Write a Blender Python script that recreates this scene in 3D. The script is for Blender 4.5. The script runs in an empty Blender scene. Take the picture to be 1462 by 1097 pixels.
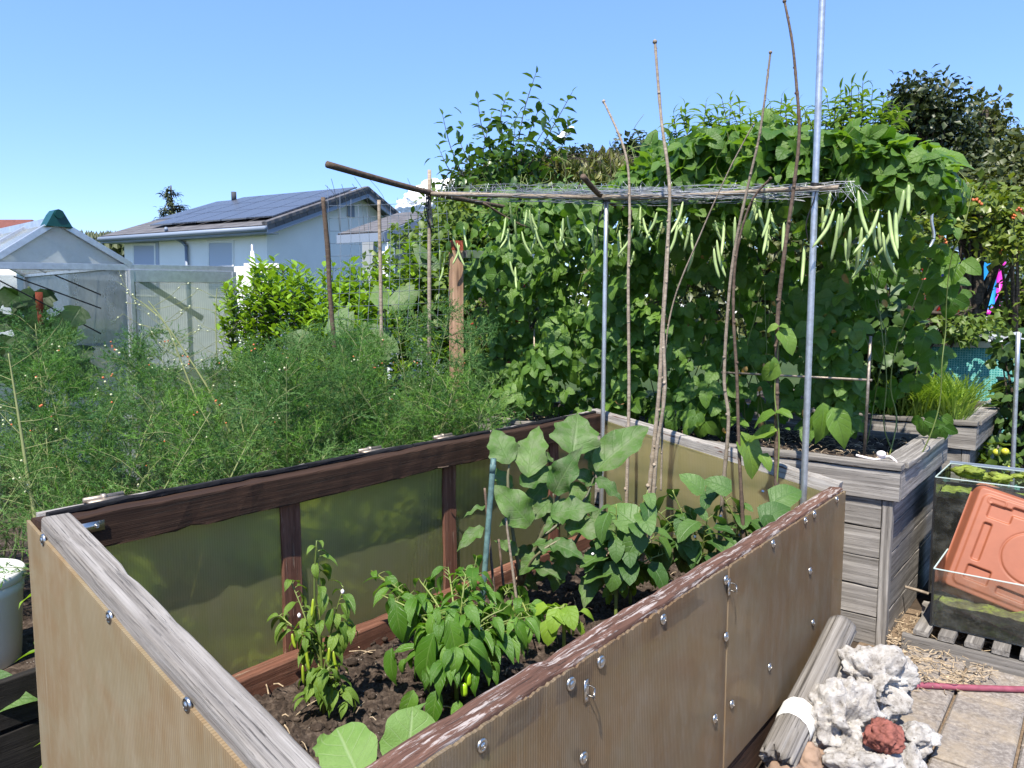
import bpy, math, random
import numpy as np
from mathutils import Vector, Matrix, noise
random.seed(7); rng=np.random.default_rng(7)
C=bpy.context.scene; COL=C.collection
# ------------------------------------------------------------------ camera model
f_=1050.; cx,cy=731.,548.5; H=1.6
pit=math.atan((cy-450)/f_); TH=math.radians(39.2)
D1=np.array([math.sin(TH),math.cos(TH),0.]); D2=np.array([-math.cos(TH),math.sin(TH),0.]); UP=np.array([0,0,1.])
A0=np.array([1.5068,3.2599,0.])
def G(a,b,z=0.): return A0+a*D1+b*D2+UP*z
def ray(u,v):
    x=(u-cx)/f_; y=-(v-cy)/f_
    return np.array([x,math.cos(pit)+y*math.sin(pit),-math.sin(pit)+y*math.cos(pit)])
CAM=np.array([0,0,H])
def atD(u,v,D): r=ray(u,v); return CAM+r*(D/r[1])
def onz(u,v,z): r=ray(u,v); return CAM+r*((z-H)/r[2])
def onpl(u,v,P,n): r=ray(u,v); return CAM+r*(np.dot(np.asarray(P)-CAM,n)/np.dot(r,n))
def onb(u,v,b): return onpl(u,v,G(0,b),D2)
def ona(u,v,a): return onpl(u,v,G(a,0),D1)
def nrm(v): v=np.asarray(v,float); return v/(np.linalg.norm(v)+1e-12)
# ------------------------------------------------------------------ object helpers
WM={}
def empty(name,loc):
    o=bpy.data.objects.new(name,None); COL.objects.link(o); o.location=loc; o.empty_display_size=.1
    WM[o.name]=Matrix.Translation(Vector(loc)); return o
def tag(o,label=None,cat=None,group=None,kind=None):
    if label:o['label']=label
    if cat:o['category']=cat
    if group:o['group']=group
    if kind:o['kind']=kind
    return o
def thing(name,label,cat,loc=(0,0,0),group=None): return tag(empty(name,tuple(loc)),label,cat,group)
def link(name,me,mat,parent=None,M=None,label=None):
    o=bpy.data.objects.new(name,me); COL.objects.link(o)
    M=M or Matrix.Identity(4); WM[o.name]=M
    if mat is not None:
        for m in (mat if isinstance(mat,(list,tuple)) else [mat]): me.materials.append(m)
    if parent is not None:
        o.parent=parent; o.matrix_parent_inverse=WM[parent.name].inverted()
    o.matrix_basis=M
    if label:o['label']=label
    return o
class MB:
    def __init__(s): s.v=[];s.n=0;s.li=[];s.lt=[];s.mi=[];s.va=[];s.uv=[]
    def add(s,V,F,var=.5,uv=None,m=0):
        V=np.asarray(V,float).reshape(-1,3); k=len(V)
        Fs=F if isinstance(F,list) else [F]
        for f in Fs:
            f=np.asarray(f,int)
            if f.ndim==1: f=f[None]
            s.li.append((f+s.n).ravel()); s.lt.append(np.full(len(f),f.shape[1])); s.mi.append(np.full(len(f),m))
        s.v.append(V); s.n+=k
        s.va.append(np.full(k,var) if np.isscalar(var) else np.asarray(var,float))
        s.uv.append(np.zeros((k,2)) if uv is None else uv)
        return s
    def many(s,V,F0,var,uv,m=0):
        N,k,_=V.shape
        if N==0: return
        F=(F0[None]+(np.arange(N)*k)[:,None,None]).reshape(-1,F0.shape[1])
        s.add(V.reshape(-1,3),F,np.repeat(var,k),np.tile(uv,(N,1)),m)
    def mesh(s,name,smooth=True):
        me=bpy.data.meshes.new(name)
        V=np.concatenate(s.v); L=np.concatenate(s.li); T=np.concatenate(s.lt)
        me.vertices.add(len(V)); me.vertices.foreach_set('co',V.ravel().astype(np.float32))
        me.loops.add(len(L)); me.loops.foreach_set('vertex_index',L.astype(np.int32))
        me.polygons.add(len(T)); st=np.concatenate([[0],np.cumsum(T)[:-1]])
        me.polygons.foreach_set('loop_start',st.astype(np.int32)); me.polygons.foreach_set('loop_total',T.astype(np.int32))
        me.polygons.foreach_set('material_index',np.concatenate(s.mi).astype(np.int32))
        me.polygons.foreach_set('use_smooth',np.full(len(T),bool(smooth)))
        u=me.uv_layers.new(name='UVMap'); u.data.foreach_set('uv',np.concatenate(s.uv)[L].ravel().astype(np.float32))
        a=me.attributes.new('var','FLOAT','POINT'); a.data.foreach_set('value',np.concatenate(s.va).astype(np.float32))
        me.update(calc_edges=True); me.validate(); return me
    def build(s,name,mat,parent=None,M=None,label=None,smooth=True):
        return link(name,s.mesh(name,smooth),mat,parent,M,label)
def tube(pts,r,n=6,cap=True):
    P=np.asarray(pts,float); k=len(P); r=np.full(k,r) if np.isscalar(r) else np.asarray(r,float)
    T=np.gradient(P,axis=0); T/=np.linalg.norm(T,axis=1)[:,None]+1e-12
    a=np.array([0,0,1.]) if abs(T[0][2])<.9 else np.array([1.,0,0])
    X=np.cross(T,a); X/=np.linalg.norm(X,axis=1)[:,None]+1e-9; Y=np.cross(T,X)
    th=np.arange(n)*2*np.pi/n
    V=P[:,None]+r[:,None,None]*(np.cos(th)[None,:,None]*X[:,None]+np.sin(th)[None,:,None]*Y[:,None])
    i=np.arange(k-1)[:,None]*n; j=np.arange(n)[None]; j2=(j+1)%n
    F=np.stack([i+j,i+j2,i+n+j2,i+n+j],-1).reshape(-1,4)
    Fs=[F]
    if cap: Fs+= [np.arange(n)[::-1][None],(np.arange(n)+(k-1)*n)[None]]
    return V.reshape(-1,3),Fs
def spline(pts,n=24):
    P=np.asarray(pts,float); k=len(P)
    if k==2: return P[0]+(P[1]-P[0])*np.linspace(0,1,n)[:,None]
    out=[]; t=np.linspace(0,k-1,n)
    for x in t:
        i=min(int(x),k-2); u=x-i
        p0=P[max(i-1,0)];p1=P[i];p2=P[i+1];p3=P[min(i+2,k-1)]
        out.append(.5*((2*p1)+(-p0+p2)*u+(2*p0-5*p1+4*p2-p3)*u*u+(-p0+3*p1-3*p2+p3)*u**3))
    return np.array(out)
BOXF=np.array([[0,3,2,1],[4,5,6,7],[0,1,5,4],[1,2,6,5],[2,3,7,6],[3,0,4,7]])
def box(x0,x1,y0,y1,z0,z1):
    return np.array([[x0,y0,z0],[x1,y0,z0],[x1,y1,z0],[x0,y1,z0],[x0,y0,z1],[x1,y0,z1],[x1,y1,z1],[x0,y1,z1]],float),BOXF
def frameM(p,x,up=(0,0,1)):
    x=nrm(x); y=nrm(np.cross(up,x)); z=np.cross(x,y)
    return Matrix(((x[0],y[0],z[0],p[0]),(x[1],y[1],z[1],p[1]),(x[2],y[2],z[2],p[2]),(0,0,0,1)))
def beam_mesh(L,w,h,bev=.005,wob=.0015,seg=None,seed=0,worn=0):
    r=np.random.default_rng(seed)
    seg=seg or max(2,int(L/.05)); y,z=w/2,h/2; b=bev
    sec=[]
    for sy,sz in ((1,1),(-1,1),(-1,-1),(1,-1)):
        c=[(sy*y,sz*(z-b)),(sy*(y-b*.3),sz*(z-b*.3)),(sy*(y-b),sz*z)]
        if sy*sz<0: c=c[::-1]
        sec+=c
    sec=np.array(sec); n=len(sec)
    xs=np.linspace(0,L,seg+1)
    V=np.zeros((seg+1,n,3)); V[:,:,0]=xs[:,None]; V[:,:,1:]=sec[None]
    w1=np.cumsum(r.normal(0,wob*.6,(seg+1,2)),0); w1-=np.linspace(0,1,seg+1)[:,None]*w1[-1]
    V[:,:,1:]+=np.clip(w1,-.004,.004)[:,None]
    V[:,:,1:]+=r.normal(0,wob*.45,(seg+1,n,2))
    if worn:
        for _ in range(worn):
            i=r.integers(1,seg); k=r.integers(0,4); V[i,k*3:k*3+3,1:]*=1-r.uniform(.02,.09)
    i=np.arange(seg)[:,None]*n; j=np.arange(n)[None]; j2=(j+1)%n
    F=np.stack([i+j,i+j2,i+n+j2,i+n+j],-1).reshape(-1,4)
    return MB().add(V.reshape(-1,3),[F[:,::-1],np.arange(n)[None],(np.arange(n)+seg*n)[::-1][None]])
_bs=[0]
def beam(name,p0,p1,w,h,mat,parent=None,up=(0,0,1),bev=.005,wob=.0015,worn=0,label=None,smooth=False,seg=None):
    p0=np.asarray(p0,float);p1=np.asarray(p1,float); _bs[0]+=1
    return beam_mesh(np.linalg.norm(p1-p0),w,h,bev,wob,seg,_bs[0],worn).build(name,mat,parent,frameM(p0,p1-p0,up),label,smooth)
def slab(name,pts,th,mat,parent=None,n=None,label=None):
    # planar polygon given thickness along -n
    P=np.asarray(pts,float); k=len(P)
    if n is None: n=nrm(np.cross(P[1]-P[0],P[2]-P[0]))
    Q=P-np.asarray(n)*th
    F=[np.arange(k)[None],(np.arange(k)[::-1]+k)[None]]
    s=np.array([[i,i+k,(i+1)%k+k,(i+1)%k] for i in range(k)]); F.append(s)
    # local frame so object coordinates follow the first edge
    M=frameM(P[0],P[1]-P[0],n); V=np.concatenate([P,Q]); Mi=np.array(M.inverted())
    V=(np.c_[V,np.ones(len(V))]@Mi.T)[:,:3]
    return MB().add(V,F).build(name,mat,parent,M,label,False)
def ico(sub=2):
    import bmesh
    bm=bmesh.new(); bmesh.ops.create_icosphere(bm,subdivisions=sub,radius=1)
    V=np.array([v.co[:] for v in bm.verts]); F=np.array([[v.index for v in f.verts] for f in bm.faces]); bm.free(); return V,F
def lathe(prof,n=32):
    P=np.asarray(prof,float); k=len(P); th=np.arange(n)*2*np.pi/n
    V=np.stack([P[:,0][:,None]*np.cos(th),P[:,0][:,None]*np.sin(th),np.repeat(P[:,1][:,None],n,1)],-1)
    i=np.arange(k-1)[:,None]*n; j=np.arange(n)[None]; j2=(j+1)%n
    return V.reshape(-1,3),np.stack([i+j,i+j2,i+n+j2,i+n+j],-1).reshape(-1,4)
# ------------------------------------------------------------------ materials
class NT:
    def __init__(s,name):
        s.m=bpy.data.materials.new(name); s.m.use_nodes=True; s.t=s.m.node_tree; s.t.nodes.clear(); s.out=s.n('ShaderNodeOutputMaterial')
    def n(s,typ,**k):
        x=s.t.nodes.new(typ)
        for a,b in k.items(): setattr(x,a,b)
        return x
    def set(s,sock,v):
        if v is None: return
        if isinstance(v,bpy.types.NodeSocket): s.t.links.new(v,sock)
        elif isinstance(v,(tuple,list)): sock.default_value=tuple(v)+((1,) if len(v)==3 and len(sock.default_value)==4 else ())
        else: sock.default_value=v
    def coord(s,kind='Object',scale=(1,1,1),rnd=True):
        tc=s.n('ShaderNodeTexCoord'); v=tc.outputs[kind]
        if rnd:
            oi=s.n('ShaderNodeObjectInfo'); a=s.n('ShaderNodeVectorMath',operation='MULTIPLY_ADD')
            m=s.n('ShaderNodeMath',operation='MULTIPLY'); s.set(m.inputs[0],oi.outputs['Random']); m.inputs[1].default_value=37.
            s.set(a.inputs[0],v); a.inputs[1].default_value=(1,1,1); s.set(a.inputs[2],m.outputs[0]); v=a.outputs[0]
        mp=s.n('ShaderNodeMapping'); s.set(mp.inputs['Vector'],v); mp.inputs['Scale'].default_value=scale
        return mp.outputs[0]
    def noise(s,vec,scale,detail=6,rough=.6,dist=0):
        x=s.n('ShaderNodeTexNoise'); s.set(x.inputs['Vector'],vec); x.inputs['Scale'].default_value=scale; x.inputs['Detail'].default_value=detail; x.inputs['Roughness'].default_value=rough; x.inputs['Distortion'].default_value=dist
        return x.outputs['Fac']
    def vor(s,vec,scale,feature='F1',rand=1.):
        x=s.n('ShaderNodeTexVoronoi',feature=feature); s.set(x.inputs['Vector'],vec); x.inputs['Scale'].default_value=scale; x.inputs['Randomness'].default_value=rand; return x.outputs['Distance']
    def ramp(s,fac,*stops):
        x=s.n('ShaderNodeValToRGB'); s.set(x.inputs[0],fac); e=x.color_ramp.elements
        while len(e)<len(stops): e.new(.5)
        for q,(p,c) in zip(e,stops): q.position=p; q.color=(tuple(c)+(1,)) if not np.isscalar(c) else (c,c,c,1)
        return x.outputs[0]
    def mix(s,f,a,b,mode='MIX'):
        x=s.n('ShaderNodeMix',data_type='RGBA',blend_type=mode); s.set(x.inputs[0],f); s.set(x.inputs[6],a); s.set(x.inputs[7],b); return x.outputs[2]
    def math(s,op,a,b=None,c=None,clamp=False):
        x=s.n('ShaderNodeMath',operation=op,use_clamp=clamp); s.set(x.inputs[0],a); s.set(x.inputs[1],b); s.set(x.inputs[2],c); return x.outputs[0]
    def bump(s,h,st=.5,d=.01,nrm=None):
        x=s.n('ShaderNodeBump'); s.set(x.inputs['Height'],h); x.inputs['Strength'].default_value=st; x.inputs['Distance'].default_value=d
        if nrm is not None: s.set(x.inputs['Normal'],nrm)
        return x.outputs[0]
    def pbr(s,col,rough=.6,spec=.4,metal=0,normal=None,**k):
        p=s.n('ShaderNodeBsdfPrincipled'); s.set(p.inputs['Base Color'],col); s.set(p.inputs['Roughness'],rough); s.set(p.inputs['Specular IOR Level'],spec); s.set(p.inputs['Metallic'],metal)
        if normal is not None: s.set(p.inputs['Normal'],normal)
        for a,b in k.items(): s.set(p.inputs[a],b)
        return p.outputs[0]
    def mixs(s,f,a,b):
        x=s.n('ShaderNodeMixShader'); s.set(x.inputs[0],f); s.t.links.new(a,x.inputs[1]); s.t.links.new(b,x.inputs[2]); return x.outputs[0]
    def end(s,sh): s.t.links.new(sh,s.out.inputs[0]); return s.m
def wood(name,c_dark,c_mid,c_light,crack=(.03,.025,.02),flake=None,flake_at=.5,rough=.85,sx=1.,bump=.6):
    t=NT(name); v=t.coord('Object',(1.1*sx,60*sx,60*sx)); v2=t.coord('Object',(3.2*sx,260*sx,260*sx)); v3=t.coord('Object',(3,7,7))
    g=t.noise(v,1.,9,.68,.08); fine=t.noise(v2,1.,5,.7,.05); big=t.noise(v3,1.3,3)
    oi=t.n('ShaderNodeObjectInfo'); col=t.ramp(g,(.33,c_dark),(.5,c_mid),(.66,c_light)); col=t.mix(1.,col,t.ramp(t.math('FRACT',t.math('MULTIPLY',oi.outputs['Random'],7.3)),(0.,.74),(1.,1.12)),'MULTIPLY')
    col=t.mix(t.math('MULTIPLY',t.ramp(big,(.35,0.),(.7,1.)),.45),col,tuple(.55*np.array(c_mid)))
    kn=t.ramp(t.vor(t.coord('Object',(1.7,11,11)),1.),(.07,1.),(.17,0.)); col=t.mix(t.math('MULTIPLY',kn,.75),col,tuple(.35*np.array(c_mid)))
    if flake:
        fm=t.noise(t.coord('Object',(6.5*sx,75*sx,75*sx)),1.,8,.72,.5); fmask=t.ramp(fm,(flake_at-.02,0.),(flake_at+.03,1.))
        col=t.mix(fmask,col,t.ramp(fine,(.3,tuple(.6*np.array(flake))),(.65,flake)))
    ck=t.ramp(fine,(.33,1.),(.42,0.)); ck2=t.ramp(g,(.30,1.),(.36,0.)); ckm=t.math('MAXIMUM',ck,ck2)
    col=t.mix(t.math('MULTIPLY',ckm,.8),col,crack)
    h=t.math('SUBTRACT',t.math('ADD',t.math('MULTIPLY',fine,.5),t.math('MULTIPLY',g,.6)),t.math('MULTIPLY',ckm,.6))
    return t.end(t.pbr(col,rough,.25,normal=t.bump(h,bump,.006)))
M={}
M['wood_grey']=wood('weathered_grey_wood',(.13,.115,.10),(.27,.245,.22),(.42,.39,.36))
M['wood_grey2']=wood('weathered_bed_board',(.10,.09,.08),(.235,.215,.195),(.43,.40,.365),sx=.8)
M['wood_pale']=wood('pale_flaked_wood',(.2,.18,.16),(.4,.37,.34),(.55,.52,.49),flake=(.13,.055,.035),flake_at=.6)
M['wood_red']=wood('flaking_red_brown_wood',(.065,.032,.022),(.115,.058,.040),(.165,.09,.065),flake=(.42,.36,.33),flake_at=.545)
M['wood_brown']=wood('dark_brown_stained_wood',(.022,.011,.007),(.05,.025,.015),(.085,.045,.027),flake=(.16,.12,.09),flake_at=.72)
M['wood_brown_l']=wood('worn_brown_wood',(.09,.036,.022),(.16,.07,.045),(.24,.12,.08),flake=(.32,.22,.16),flake_at=.62)
M['wood_shade']=wood('shade_dark_board',(.012,.01,.009),(.022,.019,.017),(.04,.035,.03))  # near-black tone puts the shade on these boards into the wood colour
M['wood_new']=wood('pale_pine_post',(.26,.15,.09),(.38,.23,.145),(.5,.33,.22),crack=(.2,.1,.06),bump=.25)
M['cane']=wood('dry_cane',(.19,.15,.11),(.31,.25,.19),(.42,.35,.27),sx=1.2,bump=.3)
M['cane_dark']=wood('brown_stick',(.06,.04,.03),(.13,.09,.065),(.2,.15,.11),bump=.3)
M['bark']=wood('tree_bark',(.03,.022,.016),(.07,.055,.04),(.12,.1,.08))
def simple(name,col,rough=.5,spec=.4,metal=0,nscale=None,namp=.25,bump=0,bs=60):
    t=NT(name); c=col; nb=None
    if nscale:
        n=t.noise(t.coord('Object'),nscale,5); c=t.mix(t.ramp(n,(.3,0.),(.7,1.)),tuple(np.array(col)*(1-namp)),tuple(np.minimum(np.array(col)*(1+namp),.95)))
    if bump: nb=t.bump(t.noise(t.coord('Object'),bs,4),bump,.003)
    return t.end(t.pbr(c,rough,spec,metal,nb))
M['alu']=simple('aluminium',(.62,.63,.65),.38,.5,.85,20,.15,.1)
M['galv']=simple('galvanised_steel',(.5,.52,.55),.42,.5,.8,35,.2,.15)
M['steel']=simple('screw_steel',(.5,.48,.45),.3,.5,1.)
M['hinge']=simple('tarnished_steel',(.3,.25,.2),.5,.4,.7,60,.4)
M['wire']=simple('wire',(.45,.46,.47),.4,.5,.8)
M['foam']=simple('black_foam',(.012,.012,.014),.9,.2,0,40,.4,.6,90)
M['rubber']=simple('black_plastic',(.015,.015,.016),.5)
M['white_plastic']=simple('white_plastic',(.74,.74,.72),.35,.4,0,6,.05)
M['tape']=simple('white_tape',(.75,.74,.7),.55,.3,0,12,.1,.4,40)
M['hose']=simple('purple_red_hose',(.23,.06,.085),.4,.4,0,25,.25,.1)
M['stake']=simple('green_stake',(.10,.17,.16),.5,.4,0,40,.45,.2)
M['white_wall']=simple('white_render',(.85,.84,.82),.9,.2,0,1.2,.04)
M['grey_wall']=simple('grey_render',(.3,.32,.35),.9,.2)
M['bluegrey_trim']=simple('blue_grey_trim',(.2,.24,.31),.5)
M['darkgap']=simple('dark_soffit',(.05,.055,.065),.8)
M['red_paint']=simple('red_paint',(.55,.03,.02),.45)
M['blue_pl']=simple('blue_plastic',(.02,.28,.62),.4)
M['dblue_pl']=simple('dark_blue_plastic',(.02,.05,.32),.4)
M['pink_pl']=simple('magenta_plastic',(.7,.03,.42),.4)
M['white_cl']=simple('pale_cloth',(.75,.68,.68),.8)
M['brick_cap']=simple('red_cap',(.33,.08,.045),.85,.2,0,60,.3,.5,80)
M['terra']=simple('terracotta_plastic',(.29,.095,.05),.5,.35,0,7,.10,.12,30)
M['glass_edge']=simple('glass_edge',(.5,.6,.57),.15,.6)
M['ridge_green']=simple('dark_green_plastic',(.006,.06,.055),.35)
M['pod']=simple('bean_pod',(.33,.43,.17),.5,.35,0,30,.2)
M['pepper_y']=simple('yellow_green_chili',(.27,.36,.03),.25,.5)
M['pepper_g']=simple('green_pepper',(.3,.5,.02),.22,.5)
M['berry_r']=simple('red_berry',(.35,.03,.015),.3)
M['berry_o']=simple('orange_berry',(.5,.13,.04),.35)
M['berry_y']=simple('pale_berry',(.5,.52,.3),.4)
M['tomato_y']=simple('yellow_tomato',(.5,.5,.05),.25)
M['petal']=simple('white_petal',(.8,.75,.78),.6)
M['algae']=simple('green_algae',(.16,.2,.03),.7,.3,0,25,.6,.8,50)
M['straw']=simple('straw',(.36,.28,.19),.85,.15,0,50,.55)
M['cloud']=simple('cloud_white',(.95,.95,.96),1.,0.)
M['sand_stone']=simple('brown_sandstone',(.24,.165,.12),.9,.15,0,8,.35,.8,30)
M['red_stone']=simple('porous_red_stone',(.20,.075,.06),.95,.1,0,45,.4,1.,70)
def leafmat(name,c1,c2,vein=None,vs=.35,nv=7,rough=.42,trans=.3,spec=.45,under=1.25,dust=None):
    c1=tuple(np.array(c1)*(1.4,1.25,1.)); c2=tuple(np.array(c2)*(1.35,1.2,.95)); t=NT(name); at=t.n('ShaderNodeAttribute',attribute_name='var')
    col=t.mix(at.outputs['Fac'],c1,c2)
    n=t.noise(t.coord('Object',rnd=False),60 if vein else 20,3); col=t.mix(t.math('MULTIPLY',t.ramp(n,(.3,0.),(.75,1.)),.3),col,tuple(np.array(c1)*.7))
    nb=None
    if vein:
        uv=t.n('ShaderNodeTexCoord').outputs['UV']; sp=t.n('ShaderNodeSeparateXYZ'); t.set(sp.inputs[0],uv)
        ua=t.math('MULTIPLY',t.math('ABSOLUTE',t.math('SUBTRACT',sp.outputs[0],.5)),2.)
        mid=t.math('SUBTRACT',1.,t.math('DIVIDE',ua,.09),clamp=True)
        ph=t.math('SUBTRACT',t.math('MULTIPLY',sp.outputs[1],float(nv)),t.math('MULTIPLY',ua,1.6))
        tri=t.math('MULTIPLY',t.math('ABSOLUTE',t.math('SUBTRACT',t.math('FRACT',ph),.5)),2.)
        side=t.math('MULTIPLY',t.math('SUBTRACT',1.,t.math('DIVIDE',t.math('SUBTRACT',1.,tri),.16),clamp=True),.55)
        mask=t.math('MAXIMUM',mid,side); col=t.mix(t.math('MULTIPLY',mask,vs),col,vein)
        nb=t.bump(t.math('ADD',t.math('SUBTRACT',1.,mask),t.math('MULTIPLY',t.noise(uv,26,3),.9)),.55,.004)
    if dust:
        dn=t.noise(t.coord('Object',rnd=False),22,4); col=t.mix(t.math('MULTIPLY',t.ramp(dn,(.45,0.),(.62,1.)),.38),col,dust)
    g=t.n('ShaderNodeNewGeometry'); under_c=t.mix(1.,col,(under*.95,under*.9,under*1.05),'MULTIPLY'); col=t.mix(g.outputs['Backfacing'],col,under_c)
    p=t.pbr(col,rough,spec,normal=nb)
    tr=t.n('ShaderNodeBsdfTranslucent'); tc=t.mix(1.,col,(1.5,1.55,.45),'MULTIPLY'); t.set(tr.inputs[0],tc)
    return t.end(t.mixs(trans,p,tr.outputs[0]))
L={}
L['bean']=leafmat('bean_leaf',(.036,.105,.015),(.115,.23,.042),(.13,.22,.07),.4,6,.4,.38)
L['dead']=leafmat('dry_leaf',(.16,.11,.05),(.30,.23,.11),None,rough=.7,trans=.3)
L['aub']=leafmat('aubergine_leaf',(.032,.09,.017),(.072,.155,.032),(.15,.23,.08),.5,6,.55,.25,dust=(.19,.2,.13))
L['aub_big']=leafmat('soft_aubergine_leaf',(.085,.19,.05),(.125,.25,.075),(.27,.38,.18),.85,5,.6,.3)
L['pepper']=leafmat('pepper_leaf',(.045,.13,.015),(.10,.23,.035),(.19,.30,.08),.55,6,.33,.35,.5)
L['chili']=leafmat('chili_leaf',(.06,.14,.018),(.13,.23,.045),(.18,.28,.06),.35,6,.38,.3)
L['bush']=leafmat('bush_bean_leaf',(.03,.085,.02),(.075,.16,.04),(.12,.2,.08),.4,6,.45,.25)
L['lettuce']=leafmat('bright_leaf',(.11,.22,.02),(.18,.32,.04),(.25,.36,.08),.35,5,.45,.35)
L['laurel']=leafmat('laurel_leaf',(.06,.15,.012),(.17,.31,.03),None,rough=.3,trans=.25,spec=.5)
L['asp']=leafmat('asparagus_fern',(.03,.10,.034),(.105,.21,.068),None,rough=.6,trans=.25,spec=.2)
L['asp_g']=leafmat('bright_asparagus_fern',(.035,.115,.025),(.10,.22,.04),None,rough=.6,trans=.3,spec=.2)
L['asp_stem']=leafmat('asparagus_stem',(.08,.13,.06),(.2,.24,.13),None,rough=.6,trans=.0,spec=.2)
L['stem']=leafmat('green_stem',(.07,.11,.03),(.16,.22,.07),None,rough=.5,trans=.0)
L['stem_p']=leafmat('purple_stem',(.05,.06,.04),(.12,.12,.08),None,rough=.5,trans=.0)
L['cherry']=leafmat('cherry_leaf',(.025,.07,.015),(.07,.14,.04),None,rough=.35,trans=.25)
L['willowy']=leafmat('drooping_leaf',(.05,.08,.02),(.16,.18,.07),None,rough=.45,trans=.3)
L['peach']=leafmat('peach_leaf',(.05,.12,.02),(.13,.22,.05),None,rough=.4,trans=.35)
L['bramble']=leafmat('bramble_leaf',(.04,.09,.015),(.12,.19,.04),None,rough=.5,trans=.28)
L['dark']=leafmat('dark_tree_leaf',(.012,.026,.009),(.045,.065,.022),None,rough=.45,trans=.15)
L['olive']=leafmat('olive_tree_leaf',(.03,.05,.015),(.08,.10,.035),None,rough=.45,trans=.2)
L['shrub']=leafmat('light_shrub_leaf',(.05,.10,.015),(.15,.2,.04),None,rough=.4,trans=.3)
L['conifer']=leafmat('conifer_needle',(.02,.035,.015),(.06,.08,.03),None,rough=.6,trans=.0)
L['chive']=leafmat('chive_blade',(.1,.2,.03),(.22,.34,.08),None,rough=.4,trans=.3)
L['squash']=leafmat('cucumber_leaf',(.02,.06,.018),(.05,.11,.03),(.08,.14,.05),.3,5)
L['currant']=leafmat('currant_leaf',(.03,.075,.02),(.07,.13,.04),None,rough=.5,trans=.2)
# ------------------------------------------------------------------ leaf shapes
def leaf(nl=5,nw=4,W=.6,pk=.35,ex=.55,fold=.25,curl=.5,wave=0.,wf=2.,lobe=0.,lf=3.):
    t=np.linspace(0,1,nl+1); s=np.linspace(-1,1,nw+1)
    a=2*ex*pk;b=2*ex*(1-pk); sh=t**a*(1-t)**b; sh/=sh.max(); sh=np.maximum(sh,.015)
    hw=W/2*sh*(1+lobe*np.cos(2*np.pi*lf*t))
    ds=1./nl; ang=curl*(t-.5/nl); Y=np.concatenate([[0],np.cumsum(np.cos(ang[1:])*ds)]); Z=np.concatenate([[0],np.cumsum(-np.sin(ang[1:])*ds)])
    X=s[None]*hw[:,None]; Yv=np.repeat(Y[:,None],nw+1,1); Zv=Z[:,None]+fold*np.abs(X)
    Zv=Zv+wave*np.abs(s)[None]**2*np.sin(2*np.pi*wf*t[:,None]+np.where(s>0,1.5,0)[None])*np.minimum(1,hw[:,None]*6)
    V=np.stack([X,Yv,Zv],-1).reshape(-1,3); uv=np.stack([np.repeat((s*.5+.5)[None],nl+1,0),np.repeat(t[:,None],nw+1,1)],-1).reshape(-1,2)
    n=nw+1; i=np.arange(nl)[:,None]*n; j=np.arange(nw)[None]
    F=np.stack([i+j,i+j+1,i+n+j+1,i+n+j],-1).reshape(-1,4)
    return V,F,uv
def trifol(T,spread=1.25,sl=.9):
    V,F,uv=T; out=[V+np.array([0,.18,0])]; Fs=[F]; k=len(V)
    for sg in(1,-1):
        a=-sg*spread; R=np.array([[math.cos(a),-math.sin(a),0],[math.sin(a),math.cos(a),0],[0,0,1.]])
        out.append((V*sl)@R.T+np.array([sg*.02,0.02,-.02])); Fs.append(F+k*len(Fs))
    return np.concatenate(out),np.concatenate(Fs),np.tile(uv,(3,1))
T_bean=leaf(6,4,.78,.3,.5,.18,.7,.03); T_bean3=trifol(T_bean)
T_bush=leaf(6,4,.7,.32,.5,.2,.8,.03)
T_pep=leaf(9,4,.42,.36,1.0,.34,1.0,.03,1.5)
T_pep2=leaf(9,4,.45,.36,1.0,.36,1.5,.035,1.2)
T_aub=leaf(16,6,.52,.36,1.0,.24,.75,.07,2.5,.12,3.6)
T_aubf=leaf(16,6,.46,.42,.75,.5,.3,.04,2.5,.06,3.)
T_lau=leaf(3,2,.4,.5,.6,.25,.4)
T_che=leaf(3,2,.5,.45,.55,.3,.5)
T_lance=leaf(4,2,.2,.4,.6,.3,1.2)
T_sm=leaf(2,2,.6,.42,.6,.3,.5)
T_lobed=leaf(6,4,.95,.42,.4,.15,.6,.04,2,.14,3.)
def place(mb,T,P,D,N,S,var,wid=1.,m=0):
    P=np.atleast_2d(P); n=len(P)
    if n==0: return
    D=np.broadcast_to(np.asarray(D,float),(n,3)); N=np.broadcast_to(np.asarray(N,float),(n,3))
    D=D/(np.linalg.norm(D,axis=1)[:,None]+1e-9)
    X=np.cross(D,N); X/=np.linalg.norm(X,axis=1)[:,None]+1e-9; Z=np.cross(X,D)
    S=np.broadcast_to(np.asarray(S,float),(n,)); wid=np.broadcast_to(np.asarray(wid,float),(n,)); var=np.broadcast_to(np.asarray(var,float),(n,))
    V0=T[0]; Vs=V0[None]*np.stack([S*wid,S,S],-1)[:,None]
    V=Vs[:,:,0:1]*X[:,None]+Vs[:,:,1:2]*D[:,None]+Vs[:,:,2:3]*Z[:,None]+P[:,None]
    mb.many(V,T[1],var,T[2],m)
def rdir(n,seed=None):
    v=rng.normal(size=(n,3)); return v/np.linalg.norm(v,axis=1)[:,None]
def pleaf(mb,T,base,tip,nor,wid=1.,var=.5):
    base=np.asarray(base);tip=np.asarray(tip); d=tip-base
    place(mb,T,base[None],d[None],np.asarray(nor,float)[None],np.linalg.norm(d)*1.03,var,wid)
SUN=nrm([-math.sin(math.radians(18))*math.cos(math.radians(58)),-math.cos(math.radians(18))*math.cos(math.radians(58)),math.sin(math.radians(58))])
def Mloc(p): return Matrix.Translation(Vector(p))
def box_th(name,lbl,cat,mat,x): pass
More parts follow.
